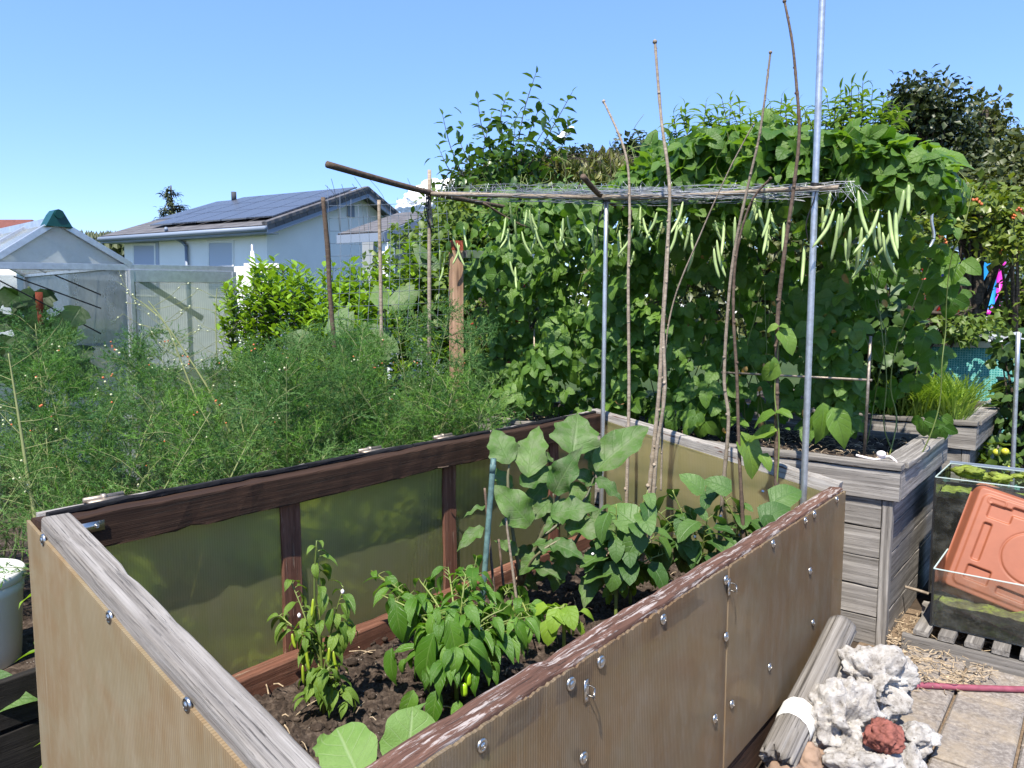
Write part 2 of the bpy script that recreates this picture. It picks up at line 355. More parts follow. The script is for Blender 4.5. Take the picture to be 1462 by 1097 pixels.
# ================================================================== SETTING: ground, soil, paving
t=NT('garden_earth'); v=t.coord('Object',rnd=False)
c=t.ramp(t.noise(v,9,8,.7),(.3,(.03,.022,.016)),(.55,(.07,.052,.038)),(.75,(.13,.10,.075)))
far=t.ramp(t.noise(v,.4,4),(.4,(.035,.06,.02)),(.6,(.05,.075,.025)))
gm=t.n('ShaderNodeNewGeometry'); d=t.n('ShaderNodeVectorMath',operation='LENGTH'); t.set(d.inputs[0],gm.outputs['Position'])
c=t.mix(t.ramp(t.math('DIVIDE',d.outputs['Value'],20.),(.4,0.),(.6,1.)),c,far)
M['earth']=t.end(t.pbr(c,.95,.1,normal=t.bump(t.noise(v,60,5),.8,.01)))
V,F=[],[]
mb=MB(); mb.add([[-400,-60,0],[400,-60,0],[400,700,0],[-400,700,0]],np.array([[0,1,2,3]])); tag(mb.build('ground',M['earth'],smooth=False),'dark garden earth stretching under the beds and away behind the hedges',kind='structure')
t=NT('bed_soil'); v=t.coord('Object',rnd=False)
c=t.ramp(t.noise(v,38,8,.7),(.3,(.018,.013,.010)),(.5,(.05,.036,.028)),(.68,(.12,.092,.072)))
sp=t.ramp(t.vor(v,70),(.10,1.),(.16,0.)); c=t.mix(t.math('MULTIPLY',sp,t.ramp(t.noise(v,15,2),(.56,0.),(.62,.8))),c,(.4,.37,.33))
M['soil']=t.end(t.pbr(c,.95,.15,normal=t.bump(t.noise(v,90,5),1.,.006)))
def soil_patch(name,a0,a1,b0,b1,z,res,amp,lbl,mat,seed=0,clods=0):
    na=int((a1-a0)/res);nb=int((b1-b0)/res); mb=MB(); V=[]
    for i in range(na+1):
        for j in range(nb+1):
            a=a0+(a1-a0)*i/na;b=b0+(b1-b0)*j/nb
            h=noise.fractal(Vector((a*3+seed,b*3,0)),.8,2.,6)*amp*.6+abs(noise.noise(Vector((a*38+seed,b*38,3))))*amp*.9
            V.append(G(a,b,z+h))
    n=nb+1;i=np.arange(na)[:,None]*n;j=np.arange(nb)[None]
    mb.add(V,np.stack([i+j,i+n+j,i+n+j+1,i+j+1],-1).reshape(-1,4))
    if clods:
        IV,IF=ico(2)
        for k in range(clods):
            a=random.uniform(a0,a1);b=random.uniform(b0,b1); s=random.choice([.006,.009,.012,.018])*random.uniform(.7,1.3)
            q=IV*np.array([1,random.uniform(.6,1),random.uniform(.5,.9)])*(1+.35*np.array([noise.noise(Vector(p*2)+Vector((k,0,0))) for p in IV]))[:,None]*s
            mb.add(q+G(a,b,z+amp*.5),IF)
    return tag(mb.build(name,mat,smooth=False),lbl,kind='structure')
soil_patch('bed_soil',-2.72,-.04,.05,1.30,.325,.012,.03,'dark crumbly soil with pale specks inside the cold frame',M['soil'],1,900)
soil_patch('mulched_soil',.36,1.5,-.06,2.74,.83,.03,.03,'dry mulched soil filling the grey raised bed under the beans',M['soil'],5,300)
soil_patch('asparagus_soil',-3.6,1.2,1.74,3.6,.40,.05,.03,'dark soil under the asparagus ferns',M['soil'],9)
soil_patch('chive_soil',1.95,3.6,-.2,1.6,.86,.05,.03,'soil in the far raised bed under the chives',M['soil'],11)
# paving: slabs with sandy joints
t=NT('paving_stone'); v=t.coord('Object',rnd=False)
at=t.n('ShaderNodeAttribute',attribute_name='var')
c=t.ramp(t.noise(v,55,8,.75),(.33,(.11,.092,.078)),(.5,(.225,.195,.17)),(.66,(.38,.34,.30))); c=t.mix(t.math('MULTIPLY',at.outputs['Fac'],.35),c,(.14,.125,.115))
st=t.ramp(t.noise(v,5,6,.7),(.46,0.),(.62,.65)); c=t.mix(st,c,(.31,.25,.18)); c=t.mix(t.ramp(t.noise(v,11,6,.7),(.58,0.),(.7,.6)),c,(.085,.075,.06))
M['paver']=t.end(t.pbr(c,.9,.2,normal=t.bump(t.noise(v,160,5,.7),.8,.003)))
t=NT('sandy_joint'); v=t.coord('Object',rnd=False)
M['sand']=t.end(t.pbr(t.ramp(t.noise(v,90,6),(.3,(.1,.07,.045)),(.7,(.26,.19,.13))),.95,.1,normal=t.bump(t.noise(v,200,3),1.,.004)))
mb=MB(); sand=MB(); sand.add([G(-2.2,-1.9,.006),G(.9,-1.9,.006),G(.9,-.02,.006),G(-2.2,-.02,.006)],np.array([[0,1,2,3]]))
tag(sand.build('path_sand',M['sand'],smooth=False),'sandy brown bedding showing between the paving slabs',kind='structure')
for i in range(-9,3):
    for j in range(0,8):
        a0=-.31+i*.285;b1=-.47+.245-j*.245
        x0,x1,y0,y1=a0+.006,a0+.285-.006,b1-.245+.006,b1-.006
        h=.032+random.uniform(-.003,.003); e=.008
        P=[G(x0,y0,0),G(x1,y0,0),G(x1,y1,0),G(x0,y1,0),G(x0,y0,h-e),G(x1,y0,h-e),G(x1,y1,h-e),G(x0,y1,h-e),G(x0+e,y0+e,h),G(x1-e,y0+e,h),G(x1-e,y1-e,h),G(x0+e,y1-e,h)]
        q=np.array([[0,1,5,4],[1,2,6,5],[2,3,7,6],[3,0,4,7],[4,5,9,8],[5,6,10,9],[6,7,11,10],[7,4,8,11],[8,9,10,11]])
        mb.add(P,q,random.random())
tag(mb.build('paving',M['paver'],smooth=False),'grey rectangular paving slabs with sandy joints',kind='structure')
# ================================================================== COLD FRAME
t=NT('bronze_twinwall'); v=t.coord('Object',rnd=False); sp=t.n('ShaderNodeSeparateXYZ'); t.set(sp.inputs[0],v)
ph=t.math('FRACT',t.math('MULTIPLY',sp.outputs[0],1/.0085)); rib=t.math('MULTIPLY',t.math('ABSOLUTE',t.math('SUBTRACT',ph,.5)),2.)
ribm=t.ramp(rib,(.62,0.),(.9,1.)); bn=t.noise(t.coord('Object',(3,3,1.2)),2.2,4)
dirt=t.math('MAXIMUM',t.ramp(t.noise(t.coord('Object',(5,5,2)),3,6,.7),(.45,0.),(.75,.8)),t.math('MAXIMUM',t.ramp(t.noise(t.coord('Object',(30,30,.9)),2,6,.75),(.56,0.),(.72,1.)),t.ramp(t.noise(t.coord('Object',(80,80,9)),2,3,.6),(.68,0.),(.72,1.))))
tc=t.mix(ribm,(.93,.84,.64),(.70,.60,.44)); nb=t.bump(t.math('ADD',rib,t.math('MULTIPLY',bn,2.)),.16,.0025)
def polyM(refr,dcol,dcol2,gfac,clear=.2,mott=False):
    rf=t.n('ShaderNodeBsdfRefraction'); rf.inputs['IOR'].default_value=1.3; rf.inputs['Roughness'].default_value=.3; t.set(rf.inputs['Color'],tc); t.set(rf.inputs['Normal'],nb)
    tl=t.n('ShaderNodeBsdfTranslucent'); t.set(tl.inputs[0],(.75,.62,.42))
    df=t.n('ShaderNodeBsdfDiffuse'); big_=t.noise(t.coord('Object',(1,1,1.4)),2.6,5,.6,.8); dc_=t.mix(t.ramp(big_,(.40,0.),(.58,1.)),dcol,tuple(np.array(dcol)*(.97,.85,.79))) if mott else dcol; t.set(df.inputs[0],t.mix(dirt,dc_,dcol2))
    nb2=t.bump(t.math('ADD',t.math('MULTIPLY',rib,.12),t.math('MULTIPLY',bn,2.)),.12,.003); gl=t.n('ShaderNodeBsdfGlossy'); gl.inputs['Roughness'].default_value=.06; t.set(gl.inputs['Normal'],nb2); t.set(gl.inputs['Color'],(.95,.9,.85))
    s=t.mixs(.5,tl.outputs[0],df.outputs[0])
    tpx=t.n('ShaderNodeBsdfTransparent'); t.set(tpx.inputs[0],tc); rfx=t.mixs(clear,rf.outputs[0],tpx.outputs[0])
    s=t.mixs(t.math('SUBTRACT',1-refr,t.math('MULTIPLY',ribm,-.16)),rfx,s)
    fr=t.n('ShaderNodeFresnel'); fr.inputs['IOR'].default_value=1.55; t.set(fr.inputs['Normal'],nb)
    g2=t.n('ShaderNodeNewGeometry')
    return t.mixs(t.math('MULTIPLY',t.math('MULTIPLY',fr.outputs[0],gfac,clamp=True),t.math('SUBTRACT',1.,g2.outputs['Backfacing'])),s,gl.outputs[0])
sA=polyM(.74,(.56,.60,.30),(.66,.66,.44),.8,.42); M['poly']=t.end(sA)
def polymat(name,*a):
    global t,v,sp,ph,rib,ribm,bn,dirt,tc,nb
    t=NT(name); v=t.coord('Object',rnd=False); sp=t.n('ShaderNodeSeparateXYZ'); t.set(sp.inputs[0],v)
    ph=t.math('FRACT',t.math('MULTIPLY',sp.outputs[0],1/.0085)); rib=t.math('MULTIPLY',t.math('ABSOLUTE',t.math('SUBTRACT',ph,.5)),2.)
    ribm=t.ramp(rib,(.62,0.),(.9,1.)); bn=t.noise(t.coord('Object',(3,3,1.2)),2.2,4)
    dirt=t.math('MAXIMUM',t.ramp(t.noise(t.coord('Object',(5,5,2)),3,6,.7),(.45,0.),(.75,.8)),t.math('MAXIMUM',t.ramp(t.noise(t.coord('Object',(30,30,.9)),2,6,.75),(.56,0.),(.72,1.)),t.ramp(t.noise(t.coord('Object',(80,80,9)),2,3,.6),(.68,0.),(.72,1.))))
    tc=t.mix(ribm,(.93,.84,.64),(.70,.60,.44)); nb=t.bump(t.math('ADD',rib,t.math('MULTIPLY',bn,2.)),.16,.0025)
    return t.end(polyM(*a))
M['poly_side']=polymat('bronze_twinwall_side',.62,(.58,.45,.30),(.74,.62,.48),4.,.6,True)
M['poly_near']=polymat('bronze_twinwall_weathered',.42,(.54,.44,.285),(.70,.60,.44),1.8,.5,True)
cf=thing('cold_frame','wooden cold frame with bronze ribbed plastic walls and worn sloping rails, full of vegetables','cold frame',G(-1.4,.67,0))
AL,AR=-2.79,-.03; BW=1.35; zR,zL=.83,1.06
slope=lambda b:zR+(zL-zR)*b/BW
beam('top_rail',G(-2.80,.034,zR-.047),G(AR-.002,.034,zR-.047),.062,.094,M['wood_red'],cf,bev=.012,wob=.0022,worn=40,label='reddish brown top rail with flaking paint')
beam('top_rail',G(-2.792,1.302,zL-.056),G(AR,1.302,zL-.056),.094,.10,M['wood_brown'],cf,bev=.006,wob=.002,worn=25,label='dark brown top rail carrying black foam strip')
beam('top_rail',G(-2.832,.0,zR+.004),G(-2.763,1.253,slope(1.253)+.004),.07,.05,M['wood_grey'],cf,bev=.006,wob=.0009,worn=14,label='bare grey weathered top rail with deep cracks')
beam('top_rail',G(AR+.045,.03,zR-.02),G(AR+.045,BW+.01,zL-.02),.06,.065,M['wood_pale'],cf,bev=.006,wob=.002,worn=25,label='pale flaking top rail at the far end')
# foam strips
for a0,a1 in ((AL+.03,-1.93),(-1.93,-1.42),(-1.41,-.93),(-.9,-.35),(-.34,-.03)):
    beam('foam_strip',G(a0,BW-.024,zL+.0),G(a1,BW-.024,zL+.0),.022,.016,M['foam'],cf,bev=.005,wob=.002)
beam('outer_rail',G(AL+.02,BW+.016,zL-.03),G(AR,BW+.016,zL-.03),.028,.06,M['wood_pale'],cf,bev=.005,wob=.002,worn=20)
# studs, bottom rails, base boards
for a in (-2.012,-1.21,-.44): beam('stud',G(a,1.311,.33),G(a,1.311,zL-.107),.08,.013,M['wood_brown_l'],cf,up=D2,bev=.005)
for a in (-2.1,-1.3,-.5): beam('stud',G(a,.045,.3),G(a,.045,zR-.095),.07,.05,M['wood_brown'],cf,up=D2,bev=.005)
beam('bottom_rail',G(AL+.07,1.283,.36),G(AR-.0,1.283,.36),.062,.10,M['wood_brown_l'],cf,bev=.007,worn=20)
for z0 in (.075,.225):
    pass
beam('base_board',G(AL+.01,.012,.07),G(AR,.012,.07),.03,.14,M['wood_brown'],cf,bev=.004)
beam('base_board',G(AL,.0,.07),G(AL,BW,.07),.03,.14,M['wood_brown'],cf,bev=.004)
beam('base_board',G(AL,BW+.01,.15),G(AR,BW+.01,.15),.03,.3,M['wood_brown'],cf,bev=.004)
beam('base_board',G(AR+.03,.03,.15),G(AR+.03,BW-.03,.15),.03,.3,M['wood_brown'],cf,bev=.004)
def panel(p0,p1,zb,zt0,zt1,out,label,jag=False,th=.008,mat='poly'):
    p0=np.asarray(p0);p1=np.asarray(p1); Lp=np.linalg.norm(p1-p0); n=max(2,int(Lp/.0085)) if jag else 12
    Mx=frameM(p0,p1-p0,(0,0,1)); sgn=1 if np.dot(np.array(Mx)[:3,1],out)>0 else -1
    mbp=MB(); V=[]
    for i in range(n+1):
        x=Lp*i/n; zt=zt0+(zt1-zt0)*i/n-(random.choice([0,.0,.0,.003,.004,.009])*random.random() if jag else 0)
        for y in (0,sgn*th): V+= [[x,y,zb],[x,y,zt]]
    V=np.array(V); F=[]
    for i in range(n):
        a=i*4;b=a+4; F+=[[a,b,b+1,a+1],[a+2,a+3,b+3,b+2],[a+1,b+1,b+3,a+3],[a,a+2,b+2,b]]
    F+= [[0,1,3,2],[n*4,n*4+2,n*4+3,n*4+1]]
    F=np.array(F); 
    if sgn<0: F=F[:,::-1]
    return mbp.add(V,F[:,::-1]).build('panel',M[mat],cf,Mx,label,False)
pR=[panel(G(-1.318,0,0),G(AR+.0,0,0),.142,zR-.012,zR-.012,-D2,'outer bronze panel at the far end of the long side',True,mat='poly_side'),
    panel(G(-2.86,.003,0),G(-1.322,.003,0),.142,zR-.012,zR-.012,-D2,'outer bronze panel at the near end of the long side',True,mat='poly_side')]
pN=panel(G(-2.868,.0,0),G(-2.794,BW,0),.142,zR-.012,zL-.012,-D1,'tan weathered panel on the short near side',mat='poly_near')
pB=[panel(G(a0,1.318,0),G(a1,1.318,0),.142,zL-.02,zL-.02,D2,None) for a0,a1 in((AL,-2.012),(-2.01,-1.21),(-1.208,-.44),(-.438,AR))]
pF=panel(G(AR+.006,.07,0),G(AR+.006,1.28,0),.142,zR-.04,zL-.04,D1,None)
SV,SF=lathe([(0,.006),(.005,.006),(.0075,.004),(.0085,.002),(.0085,.003),(.014,.0028),(.0155,0),(.0155,-.002)],14)
SL,SG=lathe([(.0045,.0062),(.0045,.0045),(.001,.0045),(.0002,.0045)],8)
def screws(par,b,lst,n,off=.0025):
    for u,v in lst:
        P=onpl(u,v,b,n); m=MB().add(SV*random.uniform(.9,1.05),SF).add(SL,SG)
        m.build('screw',M['steel'],par,frameM(P+n*off,UP,n))
nb_=-D2
screws(pR[1],G(0,.003-.008),[(687,1064),(814,976),(857,945),(946,884),(832,1082)],nb_); screws(pR[0],G(0,-.008),[(1036,828),(1103,776),(1149,743),(1162,734),(1194,713),(1020,1026),(1044,1005),(1098,952),(1160,889),(1036,909),(1156,815)],nb_)
screws(pN,G(-2.836,.67),[(63,771),(158,881),(269,1006)],nrm(-D1*1.348+D2*.074))
for u,v,bb in ((836,986,-.005),(1040,838,-.008)):
    P=onb(u,v,bb); m=MB()
    V,F=box(-.026,.026,-.009,.009,0,.0025); m.add(V,F)
    s_=spline([[-.012,-.004,.002],[-.012,-.004,.02],[-.006,.012,.03],[.006,.012,.03],[.012,-.004,.02],[.012,-.004,.002]],16); m.add(*tube(s_,.0022,6))
    for q in(-.02,.02): m.add(SV*.35+np.array([q,0,.002]),SF)
    m.build('latch_staple',M['steel'],pR[0] if u>1000 else pR[1],frameM(P-D2*.001,UP,-D2))
for u,v in ((148,712),(528,636),(632,613)):
    P=onb(u,v,BW+.016); P[2]=zL+.006; m=MB(); m.add(*tube([[-.055,0,.004],[.055,0,.004]],.008,8)); m.add(*box(-.05,.05,-.03,0,-.004,.003)); m.add(*box(-.006,.006,-.009,.009,-.006,.0135))
    m.build('hinge',M['hinge'],cf,frameM(P,D1))
m=MB().add(*box(-.045,.045,-.014,.014,0,.003)).add(SV*.45+np.array([.025,0,.003]),SF); m.build('bracket',M['steel'],cf,frameM(onb(124,754,1.252),D1,-D2))
P=onb(625,668,1.252); m=MB(); m.add(*tube(spline([P,P-D2*.012+D1*.02,P-D2*.014+D1*.05],8),.003,5)); m.build('hook',M['cane_dark'],cf)
# ================================================================== RAISED BEDS
def plank_bed(name,lbl,a0,a1,b0,b1,zt,group,n=6,nshort=None):
    t=thing(name,lbl,'raised bed',G((a0+a1)/2,(b0+b1)/2,0),group)
    h=(zt-.03)/n
    for k in range(n):
        z=.0+h*(k+.5); off=.0 if k<n-1 else .022
        hh=h-.006
        beam('board',G(a0-off,b0+.012-(.078 if k==n-1 else 0),z),G(a0-off,b1,z),.03,hh,M['wood_grey2'],t,bev=.003,wob=.0012)
        beam('board',G(a0+.02-(.024 if k==n-1 else 0),b0-(.052 if k==n-1 else 0),z),G(a1,b0-(.052 if k==n-1 else 0),z),.03,hh,M['wood_grey2'],t,bev=.003,wob=.0012)
        beam('board',G(a1,b0,z),G(a1,b1,z),.03,hh,M['wood_grey2'],t,bev=.003,wob=.0012)
        beam('board',G(a0,b1,z),G(a1,b1,z),.03,hh,M['wood_grey2'],t,bev=.003,wob=.0012)
    for aa,bb in ((a0+.004,b0-.014),(a1+.0,b0-.016)):
        beam('corner_post',G(aa,bb,0),G(aa,bb,zt-.035-h),.045,.045,M['wood_grey2'],t,up=D2,bev=.004)
    w=.10
    beam('top_board',G(a0-.005,b0-.07,zt-.014),G(a0-.005,b1,zt-.014),.085,.026,M['wood_grey2'],t,bev=.004,wob=.0015)
    beam('top_board',G(a0+.042,b0-.02,zt-.012),G(a1+.05,b0-.02,zt-.012),.13,.026,M['wood_brown_l'] if zt<.9 else M['wood_grey2'],t,bev=.004,wob=.0015)
    return t,h
gb,_=plank_bed('raised_bed','grey weathered plank raised bed holding the climbing beans',.30,1.53,-.10,2.78,.905,'grey plank raised beds')
cb,_=plank_bed('raised_bed','grey plank raised bed further back with a tuft of chives',1.93,3.62,-.2,1.65,.93,'grey plank raised beds')
ab_=thing('raised_bed','low plank bed with its shade put into the dark colour, under the white bucket and asparagus','raised bed',G(-1.2,1.7,0))
for z in (.075,.235,.40): beam('board',G(-3.9,1.7,z),G(1.2,1.7,z),.03,.155,M['wood_shade'],ab_,bev=.004)
beam('board',G(1.2,1.7,.25),G(1.2,3.6,.25),.03,.46,M['wood_shade'],ab_,bev=.004)
beam('board',G(-3.9,1.7,.25),G(-3.9,3.6,.25),.03,.46,M['wood_shade'],ab_,bev=.004)
# ================================================================== POLES, CANES, NETTING
def pole(name,lbl,cat,pts,r,mat,n=10,sm=True,group=None,seg=None):
    P=[np.asarray(p) for p in pts]; Q=spline(P,seg or max(2,8*(len(P)-1)))
    m=MB().add(*tube(Q-P[0],r if np.isscalar(r) else np.interp(np.linspace(0,1,len(Q)),np.linspace(0,1,len(r)),r),n))
    return tag(m.build(name,mat,None,Mloc(P[0]),smooth=sm),lbl,cat,group)
pA=[ona(1148,690,-.1),ona(1174,0,-.1)]; dA=nrm(pA[1]-pA[0])
pole('steel_pole','tall galvanised steel tube rising out of view at the front corner of the cold frame','pole',[pA[0]-dA*.8,pA[1]+dA*.5],.0145,M['galv'],14)
pC=[ona(860,640,-.1),ona(866,280,-.1)]; dC=nrm(pC[1]-pC[0])
pole('steel_pole','thin shiny steel tube ending under the horizontal pole by the aubergine','pole',[pC[0]-dC*.8,pC[1]],.012,M['alu'],12)
cr=[ona(u,v,-.125) for u,v in ((1197,268),(1100,272),(1000,279),(880,282),(760,280),(617,277))]
pole('trellis_pole','pale horizontal stick tied to the steel tubes along the bean trellis','pole',cr,[.011,.011,.012,.013,.013,.014],M['cane'],8)
bT=2.52
P0=onb(467,235,bT);P1=onb(617,276,bT);P2=onb(745,300,bT)
pole('trellis_pole','dark brown stick jutting out to the left above the netting','pole',[P0,P1,P2],[.02,.018,.012],M['cane_dark'],8)
pole('trellis_pole','short dark stick crossing the pale pole behind the thin steel tube','pole',[ona(832,252,-.35),ona(862,283,-.09),ona(905,304,.3),ona(950,305,.6)],[.015,.014,.012,.01],M['cane_dark'],8)
pole('trellis_pole','grey round stick standing where the dark stick meets the pale pole','pole',[onb(613,243,bT+.03),onb(613,520,bT+.03)],[.012,.014],M['cane'],8)
pole('trellis_pole','thin dark cross bar low behind the pods','pole',[ona(690,290,.3),ona(760,325,.62),ona(850,305,.6)],.007,M['cane_dark'],6)
# ties
for (u,v,a) in ((863,283,-.11),(1165,266,-.11)):
    m=MB(); P=ona(u,v,a)
    for k in range(5):
        th=np.linspace(0,2*np.pi,14); rr=.021
        ax=np.stack([np.cos(th)*rr,np.sin(th)*rr],-1); Q=P+ax[:,:1]*D1+ax[:,1:2]*D2+UP*(k*.005-.01+.004*np.sin(th)[:,None]); m.add(*tube(Q,.0028,5))
    m.add(*tube(spline([P,P+D1*-.02+UP*-.06,P+D2*.03-D1*.02-UP*.16,P+D2*.025-UP*.23],12),.003,5))
    tag(m.build('cord_tie',M['rubber']),'black cord tying the pale stick to the '+('thin steel tube' if u<1000 else 'tall galvanised tube'),'cord')
P=onb(615,278,bT); m=MB()
for k in range(6):
    Q=[P+rdir(1)[0]*.03,P+D1*.03*random.uniform(-1,1)-UP*.08+rdir(1)[0]*.03,P-UP*random.uniform(.1,.22)+rdir(1)[0]*.04]; m.add(*tube(spline(Q,10),.004,5))
tag(m.build('cord_tie',M['rubber']),'black cord hanging where the dark stick meets the pale stick','cord')
# bundled wire netting along the pole
m=MB()
for k in range(58):
    t0=random.uniform(0,.45);t1=random.uniform(.55,1.0); ph=random.uniform(0,6); n=26; ts=np.linspace(t0,t1,n)
    base=np.array([onpl(1228-(1228-622)*x,275+4*math.sin(x*3),G(-.10,0),D1) for x in ts])
    off=random.gauss(0,.022); off2=random.gauss(-.005,.03)
    q=base+UP*(off+.012*np.sin(ts*9+ph))[:,None]+D1*(off2+.01*np.cos(ts*14+ph))[:,None]+rng.normal(0,.003,(n,3))
    m.add(*tube(q,.0013,3,False))
for k in range(170):
    x=random.random(); b=onpl(1225-(600)*x,275,G(-.10,0),D1); q=[b+UP*random.uniform(.01,.06)+D1*random.uniform(-.05,.05),b-UP*random.uniform(0,.05)+D2*random.uniform(-.08,.08)]
    m.add(*tube(q,.0011,3,False))
tag(m.build('wire_netting',M['wire']),'roll of bunched silvery wire netting laid along the pale horizontal stick','netting')
# hanging square mesh on canes (left)
mesh=MB()
for u in np.linspace(470,640,13):
    q=[onb(u+3*math.sin(u),285+18*math.sin(u*.05)+random.uniform(-6,6),bT+.3),onb(u+2,380,bT+.3),onb(u-2,470,bT+.3)]; mesh.add(*tube(spline(q,10),.0018,3,False))
for v in np.linspace(290,470,11):
    q=[onb(470,v+4,bT+.3),onb(550,v+random.uniform(-2,5),bT+.3),onb(640,v-3,bT+.3)]; mesh.add(*tube(spline(q,10),.0018,3,False))
for k in range(7):
    u=random.uniform(480,620); q=[onb(u,330,bT+.3),onb(u-5,285,bT+.25),onb(u-random.uniform(10,30),255+random.uniform(-5,15),bT+.2)]; mesh.add(*tube(spline(q,8),.0016,3,False))
tag(mesh.build('wire_mesh',M['wire']),'square wire mesh hung between two thin sticks in front of the neighbouring roof','netting')
pole('garden_cane','brown crooked stick with peeling bark holding the left edge of the wire mesh','cane',[onb(461,282,bT+.28),onb(468,360,bT+.28),onb(471,420,bT+.28),onb(478,500,bT+.28)],[.013,.016,.014,.015],M['cane_dark'],7)
pole('garden_cane','grey straight stick in the middle of the wire mesh','cane',[onb(541,286,bT+.28),onb(543,380,bT+.28),onb(545,500,bT+.28)],.012,M['cane'],7)
# bean canes
def cane(lbl,pts,a,r0,r1,mat='cane',extra=.35):
    P=[ona(u,v,a+da) for (u,v,da) in [(p+(0,))[:3] for p in pts]]; P=P[::-1]
    d=nrm(P[0]-P[1]); P=[P[0]+d*extra]+P
    Q=spline(P,14*len(P)); k=len(Q); r=np.linspace(r0,r1,k)*(1+.12*rng.normal(size=k)*0+.0)
    for q in rng.integers(2,k-2,max(4,k//7)): r[q]*=1.15
    m=MB().add(*tube(Q-P[0],r,7))
    SVi,SFi=ico(1)
    for q in range(6,k-1,9): m.add(SVi*r[q]*1.1+(Q[q]-P[0])+rdir(1)[0]*r[q]*.8,SFi)
    m.add(SVi*r1*2.+(Q[-1]-P[0]),SFi)
    return tag(m.build('garden_cane',M[mat],None,Mloc(P[0])),lbl,'cane')
cane('short thin cane bent at its top, just right of the thin steel tube',[(862,145),(893,220),(899,300),(897,400),(898,560),(895,690)],-.3,.010,.005)
cane('long pale cane with a tall straight tip above the bean wall',[(935,60),(944,170),(956,270),(951,380),(945,480),(941,560),(932,650),(922,745)],-.45,.012,.006)
cane('cane leaning against the long pale cane low down',[(956,300,.05),(952,390),(947,470),(949,560),(938,640),(934,690)],-.47,.010,.006)
cane('very thin pale twig slanting up to the right across the bean leaves',[(1076,177),(1040,245),(1000,335),(962,430),(948,520),(945,640)],-.42,.005,.0025,'cane',.2)
cane('brown cane leaning right with a budded tip, left of the paired canes',[(1100,75),(1092,140),(1083,200),(1068,265),(1050,350),(1040,430),(1034,540),(1040,600),(1033,690)],-.4,.009,.004)
cane('cane forking off toward the netting beside the brown leaning cane',[(1100,255),(1072,290),(1052,360),(1047,440),(1052,540),(1055,640),(1061,755)],-.43,.009,.004,'cane_dark')
cane('longest dark cane, curving up to the top edge left of the tall steel tube',[(1120,2),(1131,60),(1137,120),(1141,190),(1133,270),(1120,360),(1110,460),(1109,580),(1108,700)],-.36,.011,.0045,'cane_dark')
# stake in the cold frame
P1=onpl(703,676,G(-1.45,.85),nrm([0,-1,0])); P0=onpl(681,955,G(-1.45,.85),nrm([0,-1,0])); d=nrm(P1-P0)
pole('plant_stake','blue green plastic coated stake among the peppers','stake',[P0-d*.12,P1-d*.012,P1,P1+d*.004],[.011,.011,.0125,.004],M['stake'],10,seg=12)
for i,(uv0,uv1,lbl) in enumerate((((692,697),(706,850),'reddish short stick just left of the plant stake'),((722,740),(738,860),'thin grey twig between the stake and the aubergine stems'),((712,770),(722,865),'brown twig low among the aubergine stems'))):
    P0=atD(*uv0,2.75+.05*i);P1=atD(*uv1,2.72+.05*i); pole('garden_cane',lbl,'cane',[P1+nrm(P1-P0)*.1,P1,P0],[.006,.006,.005],M['cane_dark'] if i!=1 else M['cane'],6)
# wooden post with red cap + metal rail
pw=G(.085,2.49); pt=thing('wooden_post','pale wooden post with a red brick cap behind the cold frame','post',pw)
beam('shaft',pw,pw+UP*2.02,.075,.075,M['wood_new'],pt,up=nrm([-.5,1,0]),bev=.004,wob=.0003)
m=MB().add(*box(-.036,.036,-.036,.036,2.022,2.085)); m.build('cap',M['brick_cap'],pt,Matrix.Translation(Vector(pw))@Matrix.Rotation(.5,4,'Z'),smooth=False)
beam('rail',ona(664,363,.15),ona(762,368,.95),.03,.05,M['alu'],pt,bev=.002,wob=0)
# grey bed inner frame of thin tubes
fr=thing('bean_frame','low steel tube frame standing in the raised bed among the bean stems','frame',G(.6,.6,.85))
for p0,p1,r in ((ona(1234,650,.42),ona(1243,480,.42),.010),(ona(1030,532,.5),ona(1245,543,.42),.008),(ona(760,640,.5),ona(763,470,.5),.008)):
    MB().add(*tube([p0,p1],r*.75,8)).build('tube',M['hinge'],fr)
pole('tomato_spiral','wavy galvanised tomato spiral rod at the right end of the bean wall','rod',spline([atD(*q,4.4) for q in ((1343,232),(1350,262),(1349,280),(1334,296),(1330,315),(1333,340),(1322,362))],40),.009,M['galv'],8,seg=60)
pole('metal_rail','thin horizontal galvanised rail right of the bean pods','rail',[atD(1280,358,4.7),atD(1338,361,4.9)],.012,M['galv'],8)
# ================================================================== VEGETABLES
def veg(name,lbl,cat,loc,group=None): return thing(name,lbl,cat,loc,group)
class Plant:
    def __init__(s,name,lbl,cat,loc,lm,sm='stem',group=None): s.o=veg(name,lbl,cat,loc,group); s.f=MB(); s.s=MB(); s.lm=lm; s.sm=sm; s.loc=np.asarray(loc,float)
    def stem(s,pts,r0,r1,n=12,k=6): s.s.add(*tube(spline(pts,n),np.linspace(r0,r1,n),k),var=random.random())
    def done(s):
        if s.f.n: s.f.build('foliage',L[s.lm],s.o)
        if s.s.n: s.s.build('stem',L[s.sm] if s.sm in L else M[s.sm],s.o)
        return s.o
    def node_leaf(s,P,az,el,T,size,var,pet=.35,tilt=.0,wid=1.):
        d=np.array([math.cos(az)*math.cos(el),math.sin(az)*math.cos(el),math.sin(el)])
        pd=np.array([math.cos(az)*.8,math.sin(az)*.8,.45]); B=P+pd*size*pet
        s.s.add(*tube(spline([P,P+pd*size*pet*.5+UP*size*.03,B],5),[.0022,.0018,.0015,.0013,.0012],4,False),var=.7)
        nn=UP*.9+np.array([math.cos(az),math.sin(az),0])*.5+rdir(1)[0]*.28
        place(s.f,T,B[None],d[None],nn[None],size,var,wid)
